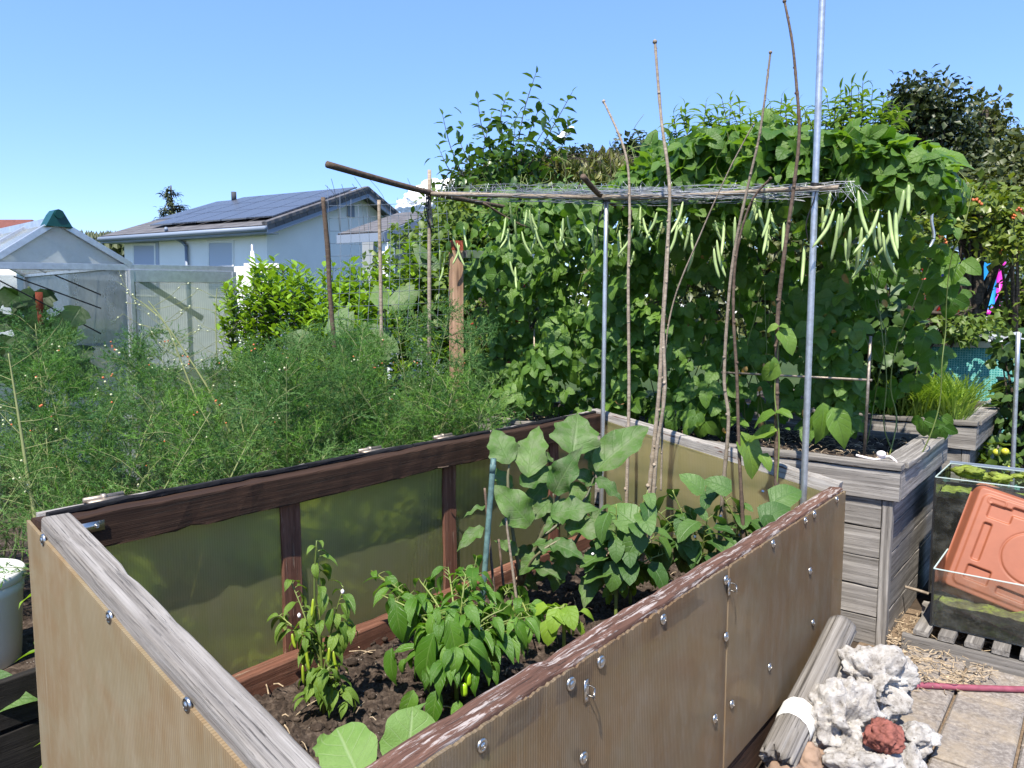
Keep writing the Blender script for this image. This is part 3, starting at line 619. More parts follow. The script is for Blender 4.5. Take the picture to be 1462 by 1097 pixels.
def pods(parent,name,mat,pts,length,r,droop=True,curve=.25,ztw=0):
    for P in pts:
        P=P+UP*random.uniform(-ztw,ztw*.4); l=length*random.uniform(.6,1.2); a=random.uniform(0,6.3); c=np.array([math.cos(a),math.sin(a),0])*curve*l*random.uniform(.2,1)
        Q=spline([P,P-UP*l*.5+c*.3,P-UP*l+c],9); rr=r*np.array([.25,.7,.95,1,1,1,.95,.7,.12])
        V,F=tube(Q,rr,7); MB().add(V,F).build(name,M[mat],parent)
# chili plant
def chili():
    base=onz(462,1018,.335); top=atD(552-0+0,0,2) if 0 else None
    D=base[1]; p=Plant('chili_plant','slender chili plant with yellow green pods in front of the ribbed panel','chili plant',base,'chili')
    tops=[(452,775,D+.02),(415,830,D+.1),(490,840,D+.02),(400,880,D+.08),(505,895,D+.04),(430,905,D-.02)]
    mid=atD(458,930,D)
    p.stem([base,mid,atD(449,850,D),atD(452,772,D)],.006,.002,16)
    ends=[]
    for (u,v,d) in tops:
        q=atD(u,v,d); st=base+(mid-base)*random.uniform(.5,1); p.stem([st,(st+q)/2+UP*.03,q],.0035,.0015); ends.append((st,q))
    ends+= [(base+UP*.15,atD(445,985,D-.03)),(base+UP*.1,atD(492,980,D)),(base+UP*.1,atD(470,960,D-.08)),(base+UP*.1,atD(440,1000,D-.05)),(base+UP*.1,atD(500,1010,D-.05))]
    for st,q in ends:
        n=15
        for i in range(n):
            x=.2+.8*i/(n-1); P=st+(q-st)*min(1,x)+UP*.02*math.sin(x*3)
            p.node_leaf(P,random.uniform(0,6.28),random.uniform(-.9,.05) if i<n-2 else random.uniform(-.1,.8),random.choice([T_pep,T_pep2]),random.uniform(.05,.085)*(1 if i<n-2 else .7),random.random(),.25)
    pods(p.o,'pod','pepper_y',[atD(u,v,D-.04) for u,v in ((447,855),(417,905),(437,925),(470,925),(476,930),(432,950))],.065,.005)
    IV,IF=ico(1)
    for u,v in ((427,879),(489,845)): MB().add(IV*np.array([.006,.006,.009])+atD(u,v,D-.05),IF).build('flower',M['petal'],p.o)
    p.done()
chili()
# pepper plant
def pepper(name,lbl,cat,base,spots,leafsz,nper,lm='pepper',T=(T_pep,T_pep2),drp=(-.95,.2),sm='stem'):
    p=Plant(name,lbl,cat,base,lm,sm)
    hub=base+UP*.16+rdir(1)[0]*.01; p.stem([base,base+UP*.08,hub],.008,.007)
    for (u,v,D) in spots:
        q=atD(u,v,D); m=(hub+q)/2+UP*.03; p.stem([hub,m,q],.0055,.002)
        for i in range(nper):
            x=.25+.75*(i+.5)/nper; P=(hub*(1-x)**2+m*2*x*(1-x)+q*x*x)
            p.node_leaf(P,random.uniform(0,6.28),random.uniform(*drp),random.choice(T),leafsz*random.uniform(.7,1.2)*(1 if x<.9 else .7),random.random(),.4)
    return p
b=onz(652,1000,.335); D=b[1]
p=pepper('pepper_plant','bushy pepper plant with large drooping glossy leaves beside the stake','pepper plant',b,[(590,850,D+.12),(640,810,D+.25),(665,820,D+.1),(700,840,D+.2),(560,835,D+.3),(690,910,D),(610,900,D-.02),(735,905,D+.12),(650,930,D-.12),(600,960,D-.05),(700,960,D-.05),(575,945,D),(530,815,D+.42),(660,860,D),(600,830,D+.2),(680,800,D+.3),(620,870,D),(720,870,D+.05),(545,850,D+.1),(760,880,D+.1),(640,960,D-.12)],.10,13)
for (bu,bv,tu,tv,dd,w) in ((565,860,572,925,0,1.1),(620,905,583,1000,-.1,1.1),(655,900,690,940,-.05,1),(560,925,550,985,.02,1.1),(640,885,665,965,-.12,1.),(690,900,720,960,.02,1.),(590,985,573,1040,-.1,1.2),(625,985,610,1045,-.14,1.2),(655,1000,650,1050,-.14,1.2)):
    pleaf(p.f,T_pep,atD(bu,bv,D+dd+.03),atD(tu,tv,D+dd-.04),[.5*random.uniform(-1,1),-.75,.6],w*.92,random.random())
pods(p.o,'pepper','pepper_g',[atD(668,960,D-.1),atD(662,975,D-.12),atD(605,890,D+.05)],.06,.012,curve=.1)
p.done()
b=onz(735,905,.335)
p=pepper('pepper_plant','small pepper plant between the stake and the aubergine','pepper plant',b,[(720,850,2.75),(745,880,2.7),(760,905,2.6),(725,920,2.6)],.09,7); p.done()
b=onz(805,930,.335); D=b[1]
p=pepper('young_lettuce','bright yellow green young plant against the right rail','seedling',b,[(775,895,D),(800,890,D),(820,905,D),(835,900,D),(810,880,D+.05)],.085,5,'lettuce',(T_pep2,T_bush)); p.done()
b=onz(900,862,.335); D=b[1]
p=pepper('young_lettuce','low bright green seedling under the aubergine','seedling',b,[(905,835,D),(930,830,D),(950,820,D+.05),(875,855,D),(960,835,D),(880,860,D-.05)],.07,5,'lettuce',(T_bush,)); p.done()
# aubergine
b=onz(738,858,.335); D=3.0; p=Plant('aubergine_plant','large aubergine with wide wavy dusty leaves and purple stems','aubergine plant',b,'aub','stem_p')
hub=atD(770,770,2.98)
p.stem([b,atD(745,820,2.98),hub,atD(800,700,3.),atD(815,650,3.05)],.013,.006,16); p.stem([atD(745,830,2.95),atD(732,760,2.95),atD(725,690,2.98),atD(728,660,3.)],.010,.005)
p.stem([hub,atD(790,740,2.95),atD(790,705,2.93)],.007,.004); p.stem([hub,atD(830,720,3.05),atD(850,675,3.1)],.008,.004); p.stem([b,atD(760,800,2.9),atD(800,770,2.9)],.008,.004); p.stem([atD(790,840,3.1),atD(830,760,3.12),atD(870,740,3.1)],.009,.005)
AL_=[((727,663,2.98),(705,605,3.02),(.1,-.9,.45),1.35,T_aub),((754,682,2.95),(766,594,3.05),(-.15,-.85,.5),.95,T_aub),((817,650,3.0),(829,579,3.08),(.05,-.9,.4),1.75,T_aub),
((850,673,3.05),(922,604,3.1),(-.35,-.75,.55),1.1,T_aubf),((791,705,2.95),(818,643,2.85),(-.4,-.9,.25),.95,T_aub),((786,736,2.92),(848,714,2.85),(-.1,-.7,.75),1.1,T_aub),
((757,750,2.92),(713,690,2.85),(.2,-.85,.5),1.1,T_aub),((806,752,2.92),(870,754,2.8),(.0,-.6,.8),.8,T_aub),((690,753,2.9),(652,776,2.8),(.1,-.5,.8),.8,T_aub),((697,724,2.95),(660,727,2.9),(0,-.2,1),.6,T_aub),
((795,768,2.92),(826,822,2.85),(.2,-.9,.3),1.1,T_aub),((786,776,2.9),(833,785,2.8),(.1,-.6,.8),1.,T_aub),((742,692,2.98),(798,660,2.95),(-.2,-.8,.5),.9,T_aub),((850,684,3.02),(893,707,2.95),(.1,-.7,.7),.8,T_aub),
((850,690,3.1),(820,668,3.05),(-.2,-.7,.6),1.,T_aub),((790,660,3.1),(760,640,3.1),(0,-.5,.8),.9,T_aub),((815,690,3.1),(850,730,3.02),(.2,-.8,.5),1.,T_aub),((730,700,3.05),(700,660,3.1),(.1,-.8,.5),.9,T_aub),
((770,790,2.95),(735,820,2.9),(0,-.7,.6),1.,T_aub),((800,800,2.95),(790,850,2.9),(0,-.9,.3),1.,T_aub),((765,720,3.1),(800,745,3.0),(0,-.5,.8),1.,T_aub),((870,740,3.05),(905,790,3.),(.2,-.8,.4),.9,T_aub),((860,800,3.05),(845,850,2.95),(-.1,-.8,.5),1.,T_aub),((740,790,2.92),(715,770,2.86),(0,-.7,.6),.9,T_aub),((840,640,3.15),(862,680,3.05),(.1,-.7,.7),1.,T_aub),((780,690,3.1),(745,725,3.0),(.1,-.7,.7),.9,T_aub)]
for k in range(22):
    q=atD(random.uniform(735,870),random.uniform(690,825),random.uniform(2.92,3.12)); az=random.uniform(0,6.28); dr=np.array([math.cos(az)*.8,math.sin(az)*.6-.35,random.uniform(-.7,.3)]); place(p.f,T_aub,q[None],dr[None],(UP*.7+rdir(1)[0]*.4-np.array([0,.5,0]))[None],random.uniform(.10,.17),random.random(),random.uniform(.85,1.1))
for bs,tp,n,w,T in AL_: pleaf(p.f,T,atD(*bs),atD(*tp),n,w,random.random())
p.done()
# near aubergine leaves bottom-left
b=onz(560,1140,.335); p=Plant('aubergine_plant','young aubergine with broad pale soft leaves at the near corner of the cold frame','aubergine plant',b,'aub_big')
p.stem([b,atD(540,1120,1.85),atD(512,1100,1.83)],.007,.004); p.stem([b,atD(585,1095,1.9)],.007,.004)
pleaf(p.f,leaf(14,6,.8,.45,.4,.1,.5,.03,2,.05,2.5),atD(514,1112,1.8),atD(477,1032,1.9),[-.1,-.5,.8],1.15,.8)
pleaf(p.f,leaf(14,6,.8,.45,.4,.1,.3,.03,2,.07,2.5),atD(580,1105,1.86),atD(589,1012,1.92),[.1,-.75,.5],1.15,.5)
pleaf(p.f,T_aub,atD(470,1080,1.9),atD(448,1040,1.97),[-.3,-.5,.7],1.1,.3); pleaf(p.f,T_pep,atD(570,1055,2.05),atD(592,990,2.1),[-.6,-.6,.4],1.0,.2); p.done()
# bush beans along the right rail
bb=0
for (a,b_,lbl,spots) in ((-.95,.62,'bush bean plant with broad leaves next to the aubergine',[(880,720),(920,730),(900,770),(940,760),(865,750),(925,700),(890,800),(950,790)]),
    (-.6,.42,'bush bean plant in the middle of the group by the leaning canes',[(960,700),(985,725),(1010,740),(975,770),(940,730),(1000,780),(960,800)]),
    (-.3,.3,'bush bean plant at the far end near the tall steel tube',[(1020,690),(1050,720),(1080,740),(1040,760),(1090,720),(1110,715),(1010,770),(1130,705)])):
    base=G(a,b_,.335); p=pepper('bush_bean',lbl,'bean plant',base,[(u,v,max(2.3,base[1]+random.uniform(-.12,.12))) for u,v in spots],.115,7,'bush',(T_bush,),(-1.,.2))
    if bb==0: pleaf(p.f,T_bush,atD(915,757,2.85),atD(872,712,2.9),[.1,-.8,.6],1.1,.9); pleaf(p.f,T_bush,atD(915,757,2.85),atD(895,800,2.78),[.1,-.8,.4],1.,.7); pleaf(p.f,T_bush,atD(880,770,2.85),atD(880,800,2.78),[-.1,-.8,.4],1.,.5)
    if bb==2:
        for bs,tp,n in (((1005,705,2.95),(978,672,2.95),(.3,-.8,.5)),((1045,702,3.),(1010,680,3.),(0,-.8,.6)),((1100,720,3.05),(1146,690,3.05),(-.3,-.7,.6)),((1085,745,2.95),(1130,715,2.95),(-.3,-.7,.6)),((1090,735,2.9),(1110,765,2.85),(.2,-.7,.6))): pleaf(p.f,T_bush,atD(*bs),atD(*tp),n,1.,random.random())
    IV,IF=ico(1)
    for k in range(4): MB().add(IV*.007+base+UP*random.uniform(.3,.42)+rdir(1)[0]*.12,IF).build('flower',M['petal'],p.o)
    p.done(); bb+=1
# young climbing bean on the canes
base=G(-.33,.23,.34); p=Plant('climbing_bean','young climbing bean twining up the last dark cane','bean plant',base,'chili')
p.stem([base,ona(1112,650,-.37),ona(1106,560,-.37),ona(1113,480,-.37)],.004,.002,20)
for bu,bv,tu,tv,n in ((1108,590,1068,600,(0,-.4,.9)),(1108,587,1132,588,(0,-.4,.9)),(1110,615,1062,617,(.1,-.5,.8)),(1105,610,1085,625,(0,-.8,.5)),(1120,612,1127,610,(0,-.4,.8)),(1070,630,1062,615,(.4,-.8,.4)),(1058,620,1093,678,(.5,-.8,.3)),(1085,648,1105,668,(.3,-.8,.4)),(1112,465,1092,470,(0,-.6,.7)),(1113,470,1140,500,(.2,-.8,.4)),(1112,520,1085,545,(0,-.8,.4)),(1104,530,1108,512,(0,-.8,.4)),(1055,605,1068,603,(0,-.5,.8)),(1112,466,1124,463,(0,-.6,.7))):
    pleaf(p.f,T_bush,ona(bu,bv,-.38),ona(tu,tv,-.40),n,1.,random.random())
p.done()
lt=MB()
for k in range(150):
    P=G(random.uniform(-2.6,-.1),random.uniform(.1,1.25),.345+random.random()*.012); d=rdir(1)[0]*np.array([1,1,.25]); l=random.choice([.02,.03,.05,.09])*random.uniform(.6,1.3); lt.add(*tube([P,P+d*l*.5+UP*.006,P+d*l],random.uniform(.001,.0028),4,False))
tag(lt.build('plant_litter',M['straw']),'pale dry stalks and crumbs littered over the dark soil in the cold frame',kind='stuff')
# ================================================================== CLIMBING BEANS (bean wall)
BP=[]
hero={0:'climbing beans at the right end of the grey bed, bulging over towards the chives',1:'climbing beans right behind the tall galvanised tube, long pods hanging in deep shade',2:'climbing beans behind the paired leaning canes',3:'climbing beans behind the thin steel tube, leaves lit low down',4:'climbing beans at the left end of the trellis beside the bramble'}
for i in range(5):
    b0,b1=-.22+i*.56,-.22+(i+1)*.56
    p=Plant('climbing_bean',hero[i],'bean plant',G(.75,(b0+b1)/2,.85),'bean',group=None); BP.append(p)
    # upper canopy: its top follows the outline of the vines, front overhang only at the right
    n=(400,380,330,220,150)[i]; over=(.08,.10,.28,.5,.6)[i]
    bq=rng.uniform(b0-(.05 if i==0 else .14),b1+.14,n); a=over+((1.0 if i==0 else 1.3)-over)*rng.random(n)**1.6
    P=[]
    for x,y in zip(a,bq):
        q=G(x,y,2.3); u=cx+f_*q[0]/q[1]; vt=np.interp(u,[740,860,890,925,960,1000,1100,1200,1290,1350,1380],[272,268,250,212,212,188,180,192,208,232,262])
        zt=H+ray(u,vt)[2]/ray(u,vt)[1]*q[1]; zb=2.14-.1*(x>.5); zz=zb+(max(zt,zb+.15)-zb)*random.random()**.75; P.append(G(x,y,zz))
    P=np.array(P)
    N=UP[None]*.75-D1[None]*.5+rdir(n)*.75; Dr=-D1[None]*.6-UP[None]*.3+rdir(n)*.95
    if i==0: N=N-D2[None]*.35; Dr=Dr-D2*.3
    place(p.f,T_bean3,P,Dr,N,rng.uniform(.042,.118,n),rng.random(n),rng.uniform(.8,1.15,n))
    # loose vine tips waving above
    for k in range(5):
        q0=P[rng.integers(n)]; q=[q0]
        for _ in range(3): q.append(q[-1]+np.array([random.uniform(-.07,.07),random.uniform(-.07,.07),random.uniform(.02,.12)]))
        p.stem(q,.002,.001,12,4)
        for w in q[1:]: place(p.f,T_bean,w[None],rdir(1)-UP*.2,rdir(1)*.5+UP,random.uniform(.03,.07),.9)
    # wall below
    n=(150,135,180,280,290)[i]
    z=.97+1.1*rng.random(n); face=(.68,.68,.54,.42,.40)[i]; a=face+.34*rng.random(n)**1.3
    bq=rng.uniform(b0-.08,b1+.08,n)
    if i==0: bq=np.where(z<1.75,np.maximum(bq,.14+.2*rng.random(n)),bq)
    nz_=np.array([noise.noise(Vector((y*2.3,w*2.3,1.7))) for y,w in zip(bq,z)]); a=a+.32*nz_; kp=nz_<.42
    a,bq,z=a[kp],bq[kp],z[kp]; n=len(a); P=np.array([G(x,y,w) for x,y,w in zip(a,bq,z)])
    N=-D1[None]*.8+UP[None]*.75+rdir(n)*.65; Dr=-UP[None]*.7-D1[None]*.4+rdir(n)*.6
    place(p.f,T_bean3,P,Dr,N,rng.uniform(.045,.125,n),rng.random(n)**.7,rng.uniform(.8,1.15,n))
    n=30; P=np.array([G(random.uniform(1.0,1.4),random.uniform(b0,b1),random.uniform(.95,2.0)) for _ in range(n)]); place(p.f,T_bean3,P,-UP[None]-D1*.2+rdir(n)*.4,-D1[None]+UP*.3+rdir(n)*.3,rng.uniform(.08,.12,n),rng.random(n)*.5)
    for k in range(5):
        b=random.uniform(b0,b1);a_=random.uniform(.7,1.0); q=[G(a_,b,.84)]
        while q[-1][2]<2.2: q.append(q[-1]+np.array([random.uniform(-.06,.06),random.uniform(-.06,.06),random.uniform(.12,.25)]))
        p.stem(q,.004,.002,26,4)
    for k in range(8):
        b=random.uniform(b0,b1);a_=random.uniform(.1,.5); z=random.uniform(2.1,2.5); q=[G(a_,b,z)]
        for _ in range(4): q.append(q[-1]+rdir(1)[0]*.10)
        p.stem(q,.0025,.0015,18,4)
# pods grouped in photo-like clusters
clus=[(0,[(1225,280),(1232,290),(1262,290),(1270,285),(1280,285),(1290,280),(1297,275),(1255,295)],.17,.0082),(1,[(1192,275),(1199,280),(1203,285),(1215,300),(1120,300),(1150,310),(1185,290)],.17,.0078),(2,[(1020,325),(1024,322),(1035,285),(1050,290),(1078,295),(1083,300),(1100,285),(1096,310),(960,295),(968,292),(975,295),(985,305)],.16,.0075),(3,[(840,300),(846,292),(905,310),(930,300),(938,298),(918,320),(966,295),(970,300),(980,310),(988,305)],.14,.007),(4,[(722,300),(728,298),(735,310),(745,300),(752,300),(756,310),(800,292),(804,300),(810,315),(725,325),(770,300),(765,305)],.13,.0065)]
for i,l,ln,r in clus:
    pods(BP[i].o,'pod','pod',[ona(u,v,random.uniform(-.17,-.03)) for u,v in l],ln,r,curve=.6,ztw=.13)
for k in range(45):
    i=k%5; b0=-.2+i*.56; pods(BP[i].o,'pod','pod',[G(random.uniform(-.1,.15),random.uniform(b0,b0+.5),random.uniform(1.88,2.2))],.13,.007,curve=.6)
for bu,bv,tu,tv,n in ((1175,575,1180,640,(.1,-.9,.3)),(1188,582,1215,642,(-.2,-.9,.3)),(1165,590,1160,620,(.3,-.9,.2))): pleaf(BP[1].f,T_pep,ona(bu,bv,.3),ona(tu,tv,.25),n,1.2,.9)
for i,p in enumerate(BP):
    n=46; P=np.array([G(random.uniform(-.12,.3) if i<3 else random.uniform(.0,.4),-.2+i*.56+random.uniform(0,.56),random.uniform(2.0,2.24)) for _ in range(n)]); place(p.f,T_bean,P,rdir(n)*.8-UP*.6,UP*.4-D1*.6+rdir(n)*.6,rng.uniform(.04,.1,n),rng.random(n))
for i,p in enumerate(BP):
    dm=MB(); n=9; P=np.array([G(random.uniform(.3,.8),-.1+i*.56+random.uniform(0,.5),random.uniform(.95,2.1)) for _ in range(n)]); place(dm,T_pep2,P,rdir(n)*.5-UP*.9,-D1+rdir(n)*.6,rng.uniform(.04,.085,n),rng.random(n)); dm.build('dry_foliage',L['dead'],p.o)
for p in BP: p.done()
# straw mulch in the grey bed and by the pallet
m=MB()
for k in range(900):
    P=G(random.uniform(.36,1.45),random.uniform(-.05,2.7),.85+random.random()*.02); d=rdir(1)[0]*np.array([1,1,.35]); l=random.uniform(.02,.07); m.add(*tube([P,P+d*l*.5+UP*.006,P+d*l],random.uniform(.0012,.003),3,False))
tag(m.build('straw_mulch',M['straw']),'loose dry straw and dead stalks strewn over the bean bed',kind='stuff')
# ================================================================== ASPARAGUS
def asparagus(seed,n_br=40,h=1.3,lean=.2,nb=11,nn=21,nw=.0029,ragged=1.):
    r=np.random.default_rng(seed); segs=[];F=MB();S=MB()
    az=r.uniform(0,6.28); top=np.array([math.cos(az)*lean*h,math.sin(az)*lean*h,h]); mid=top*.5+np.array([-math.cos(az),-math.sin(az),0])*.05
    main=spline([np.zeros(3),mid,top],20); S.add(*tube(main,np.linspace(.006,.0015,20),5),var=r.random())
    bp=[]
    for i in range(n_br):
        x=.22+.78*i/n_br; P=main[int(x*19)]; a=r.uniform(0,6.28); l=(.42*(1-x)+.12)*r.uniform(.7,1.3); el=r.uniform(.25,1.1)
        d=np.array([math.cos(a)*math.cos(el),math.sin(a)*math.cos(el),math.sin(el)])
        q=spline([P,P+d*l*.55,P+d*l-UP*l*.18],9); S.add(*tube(q,np.linspace(.002,.0008,9),3,False),var=r.random())
        for j in range(nb):
            y=.15+.85*j/nb; B=q[int(y*8)]; dd=nrm(d*.7+r.normal(size=3)*.6); ll=r.uniform(.05,.13)*(1.1-.4*y); bp.append((B,dd,ll))
    B=np.array([b[0] for b in bp]);Dd=np.array([b[1] for b in bp]);Ll=np.array([b[2] for b in bp]); k=len(B)
    for b,d,l in bp: pass
    # needles
    tt=r.random((k,nn)); P=B[:,None]+Dd[:,None]*Ll[:,None,None]*tt[...,None]
    nd=Dd[:,None]*.95+r.normal(size=(k,nn,3))*.5; nd/=np.linalg.norm(nd,axis=2)[...,None]; ln=r.uniform(.012,.026,(k,nn,1))
    sd=np.cross(nd,r.normal(size=(k,nn,3))); sd/=np.linalg.norm(sd,axis=2)[...,None]+1e-9
    V=np.stack([P-sd*nw*.5,P+sd*nw*.5,P+nd*ln],2).reshape(-1,3); var=np.repeat(np.clip(r.normal(.5,.25,k),0,1),nn*3)
    F.add(V,np.arange(len(V)).reshape(-1,3),var)
    # twig blades
    sd=np.cross(Dd,r.normal(size=(k,3))); sd/=np.linalg.norm(sd,axis=1)[:,None]
    V=np.stack([B-sd*.0008,B+sd*.0008,B+Dd*Ll[:,None]],1).reshape(-1,3); F.add(V,np.arange(len(V)).reshape(-1,3),.8)
    return F,S
def rot_add(dst,src,loc,az,sc):
    c,s=math.cos(az)*sc,math.sin(az)*sc; R=np.array([[c,-s,0],[s,c,0],[0,0,sc]])
    V=np.concatenate(src.v)@R.T+loc; off=dst.n
    li=np.concatenate(src.li)+off; dst.li.append(li); dst.lt+=src.lt; dst.mi+=src.mi; dst.v.append(V); dst.n+=len(V); sh_=random.uniform(-.35,.3); dst.va+=[np.clip(q+sh_,0,1) for q in src.va]; dst.uv+=src.uv
AF=MB();AS=MB();AG=MB()
protos=[asparagus(100+i,h=[1.2,1.3,1.1,1.25,1.0][i],lean=[.1,.25,.3,.18,.35][i]) for i in range(5)]
spots=[]
for a in np.arange(-3.35,-.5,.24):
    for b in (1.8,2.0,2.22,2.46,2.75,3.05):
        aa=a+random.uniform(-.12,.12);bb=b+random.uniform(-.1,.1)
        if aa>-.62: continue
        if aa<-2.5 and bb<2.3: continue
        P=G(aa,bb,.42)
        if P[1]<1.6: continue
        spots.append(P)
for k,P in enumerate(spots):
    f,s=protos[k%5]; az=random.uniform(0,6.28); sc=random.uniform(.86,1.06); u_=cx+f_*P[0]/P[1]
    if 175<u_<330:
        if random.random()<.3: continue
        sc*=.88
    elif 330<=u_<560: sc*=.89
    elif u_>=560: sc*=1.06
    elif u_<175: sc*=.93
    rot_add(AF if random.random()<.8 else AG,f,P,az,sc); rot_add(AS,s,P,az,sc)
# low bright growth near the board and drooping over it
low=[asparagus(200+i,n_br=22,h=.75,lean=.45,nb=8) for i in range(3)]
for k in range(34):
    P=G(random.uniform(-2.55,-.3),random.uniform(1.62,2.),.42); f,s=low[k%3]; az=random.uniform(0,6.28); sc=random.uniform(.8,1.2); rot_add(AG if k%2 else AF,f,P,az,sc); rot_add(AS,s,P,az,sc)
for k in range(5):
    P=G(random.uniform(-2.95,-2.6),random.uniform(2.35,2.7),.42); f,s=low[k%3]; az=random.uniform(0,6.28); rot_add(AF,f,P,az,.9); rot_add(AS,s,P,az,.9)
wm=MB(); n=700; wa=rng.uniform(-2.72,-.2,n); wz=.12+.72*rng.random(n)**.8; P=np.array([G(x,random.uniform(1.45,1.68),z) for x,z in zip(wa,wz)]); dns=np.array([noise.noise(Vector((x*2.1,z*1.6,4)))>-.12 for x,z in zip(wa,wz)])
place(wm,T_pep,P[dns],(rdir(n)+UP*.1)[dns],(UP+rdir(n)*.6-D1*.2)[dns],rng.uniform(.06,.13,n)[dns],rng.random(n)[dns])
tag(wm.build('backing_foliage',L['lettuce']),'bright green leaves added in the gap to show through the ribbed back wall',kind='stuff')  # leaves added so the back panels look greener and brighter from inside
asp=tag(empty('asparagus_ferns',tuple(G(-1.7,2.2,.42))),'dense feathery asparagus ferns filling the bed behind the cold frame','asparagus',kind='stuff')
def clip(mb):
    V=np.concatenate(mb.v); Lq=np.concatenate(mb.li); T=np.concatenate(mb.lt); b=(V-A0)@D2; bad=(b<1.375)&(V[:,2]<1.09); st=np.concatenate([[0],np.cumsum(T)[:-1]])
    kf=~np.logical_or.reduceat(bad[Lq],st); mb.li=[Lq[np.repeat(kf,T)]]; mb.lt=[T[kf]]; mb.mi=[np.concatenate(mb.mi)[kf]]
for q_ in (AF,AG,AS): clip(q_)
AF.build('fern_foliage',L['asp'],asp); AG.build('fern_foliage',L['asp_g'],asp); AS.build('fern_stems',L['asp_stem'],asp)
IV,IF=ico(1); mo=MB();my=MB()
for k in range(110):
    P=G(random.uniform(-2.9,-.5),random.uniform(1.7,2.3),random.uniform(.8,1.5)); 
    for j in range(random.choice([1,2,4])): (mo if random.random()<.5 else my).add(IV*random.uniform(.003,.0048)+P+rdir(1)[0]*.018,IF)
mo.build('orange_berries',M['berry_o'],asp)['kind']='stuff'; my.build('pale_berries',M['berry_y'],asp)['kind']='stuff'
def sprig(lbl,pts,D,nbr,berry,r0=.007,mat='asp_stem'):
    P=[atD(u,v,D) for u,v in pts]; o=thing('asparagus_stem',lbl,'asparagus',P[0]); S=MB(); q=spline(P,30); S.add(*tube(q,np.linspace(r0,.002,30),6),var=.9)
    ends=[]
    for k in range(nbr):
        B=q[4+int(25*k/nbr)]; sg=1 if k%2 else -1; d=nrm(np.array([sg*.8,random.uniform(-.4,.2),random.uniform(.1,.7)])); l=random.uniform(.08,.22); w=spline([B,B+d*l*.6,B+d*l+UP*random.uniform(-.04,.05)],8); S.add(*tube(w,np.linspace(.0016,.0008,8),3,False),var=1.)
        for e in(3,5,7): 
            d2=nrm(d+rdir(1)[0]*.8); S.add(*tube([w[e],w[e]+d2*random.uniform(.03,.07)],[.001,.0006],3,False),var=.9); ends.append(w[e]+d2*.03)
    S.build('stem',L[mat],o)
    if berry:
        b=MB()
        for e in ends: 
            if random.random()<.75: b.add(IV*random.uniform(.0038,.0055)+e,IF)
        b.build('berries',M['berry_y'],o)['kind']='stuff'
sprig('tall pale almost bare asparagus stem at the left edge',[(52,745),(40,680),(26,590),(12,505)],2.55,12,False,.009)
sprig('asparagus stem with pale berries in front of the greenhouse door',[(330,620),(300,560),(262,500),(232,458),(200,430)],3.6,13,True,.006)
sprig('dark leaning asparagus stem with berries below the door',[(300,610),(270,545),(240,470),(212,430)],3.3,10,True,.005)
sprig('thin upright asparagus tip beside the door post',[(310,520),(308,450),(310,412)],4.2,8,False,.004)
# ================================================================== RIGHT: PALLET, TANKS, TRAY
pal=thing('pallet','weathered wooden pallet carrying the glass tanks, with blocks showing along its edge','pallet',G(.6,-.6,0))
pa0=.315
beam('side_board',G(pa0,-.20,.05),G(pa0,-1.5,.05),.03,.09,M['wood_grey2'],pal,bev=.003)
for k in range(12):
    b=-.24-k*.105; beam('deck_board',G(pa0+.0,b-.034,.112),G(1.4,b-.034,.112),.066,.024,M['wood_grey2'],pal,bev=.003)
for a in(.8,1.35): beam('bearer',G(a,-.20,.05),G(a,-1.5,.05),.05,.09,M['wood_grey2'],pal,bev=.003)
t=NT('tank_glass'); nz=t.ramp(t.noise(t.coord('Object',(1,1,1)),9,6,.7),(.45,0.),(.8,1.))
gl=t.n('ShaderNodeBsdfGlossy'); gl.inputs['Roughness'].default_value=.03
tp=t.n('ShaderNodeBsdfTransparent'); tp.inputs[0].default_value=(.86,.9,.88,1)
df=t.n('ShaderNodeBsdfDiffuse'); df.inputs[0].default_value=(.45,.45,.4,1)
fr=t.n('ShaderNodeFresnel'); fr.inputs['IOR'].default_value=1.45
s=t.mixs(t.math('ADD',.03,t.math('MULTIPLY',nz,.16)),tp.outputs[0],df.outputs[0]); s=t.mixs(t.math('MULTIPLY',fr.outputs[0],1.,clamp=True),s,gl.outputs[0]); M['glass']=t.end(s)
t=NT('murky_water'); v=t.coord('Object',(2.,2.,1.)); 
c=t.ramp(t.noise(v,4,6,.6,.5),(.3,(.008,.010,.006)),(.55,(.03,.025,.008)),(.7,(.12,.07,.012)))
M['murk']=t.end(t.pbr(c,.15,.5))
t=NT('mossy_bottom'); v=t.coord('Object',(1,1,1)); c=t.ramp(t.noise(v,16,7,.7),(.3,(.05,.045,.02)),(.5,(.12,.11,.05)),(.65,(.22,.26,.04)),(.8,(.32,.3,.16))); M['moss']=t.end(t.pbr(c,.8,.2,normal=t.bump(t.noise(v,50,5),1.,.01)))
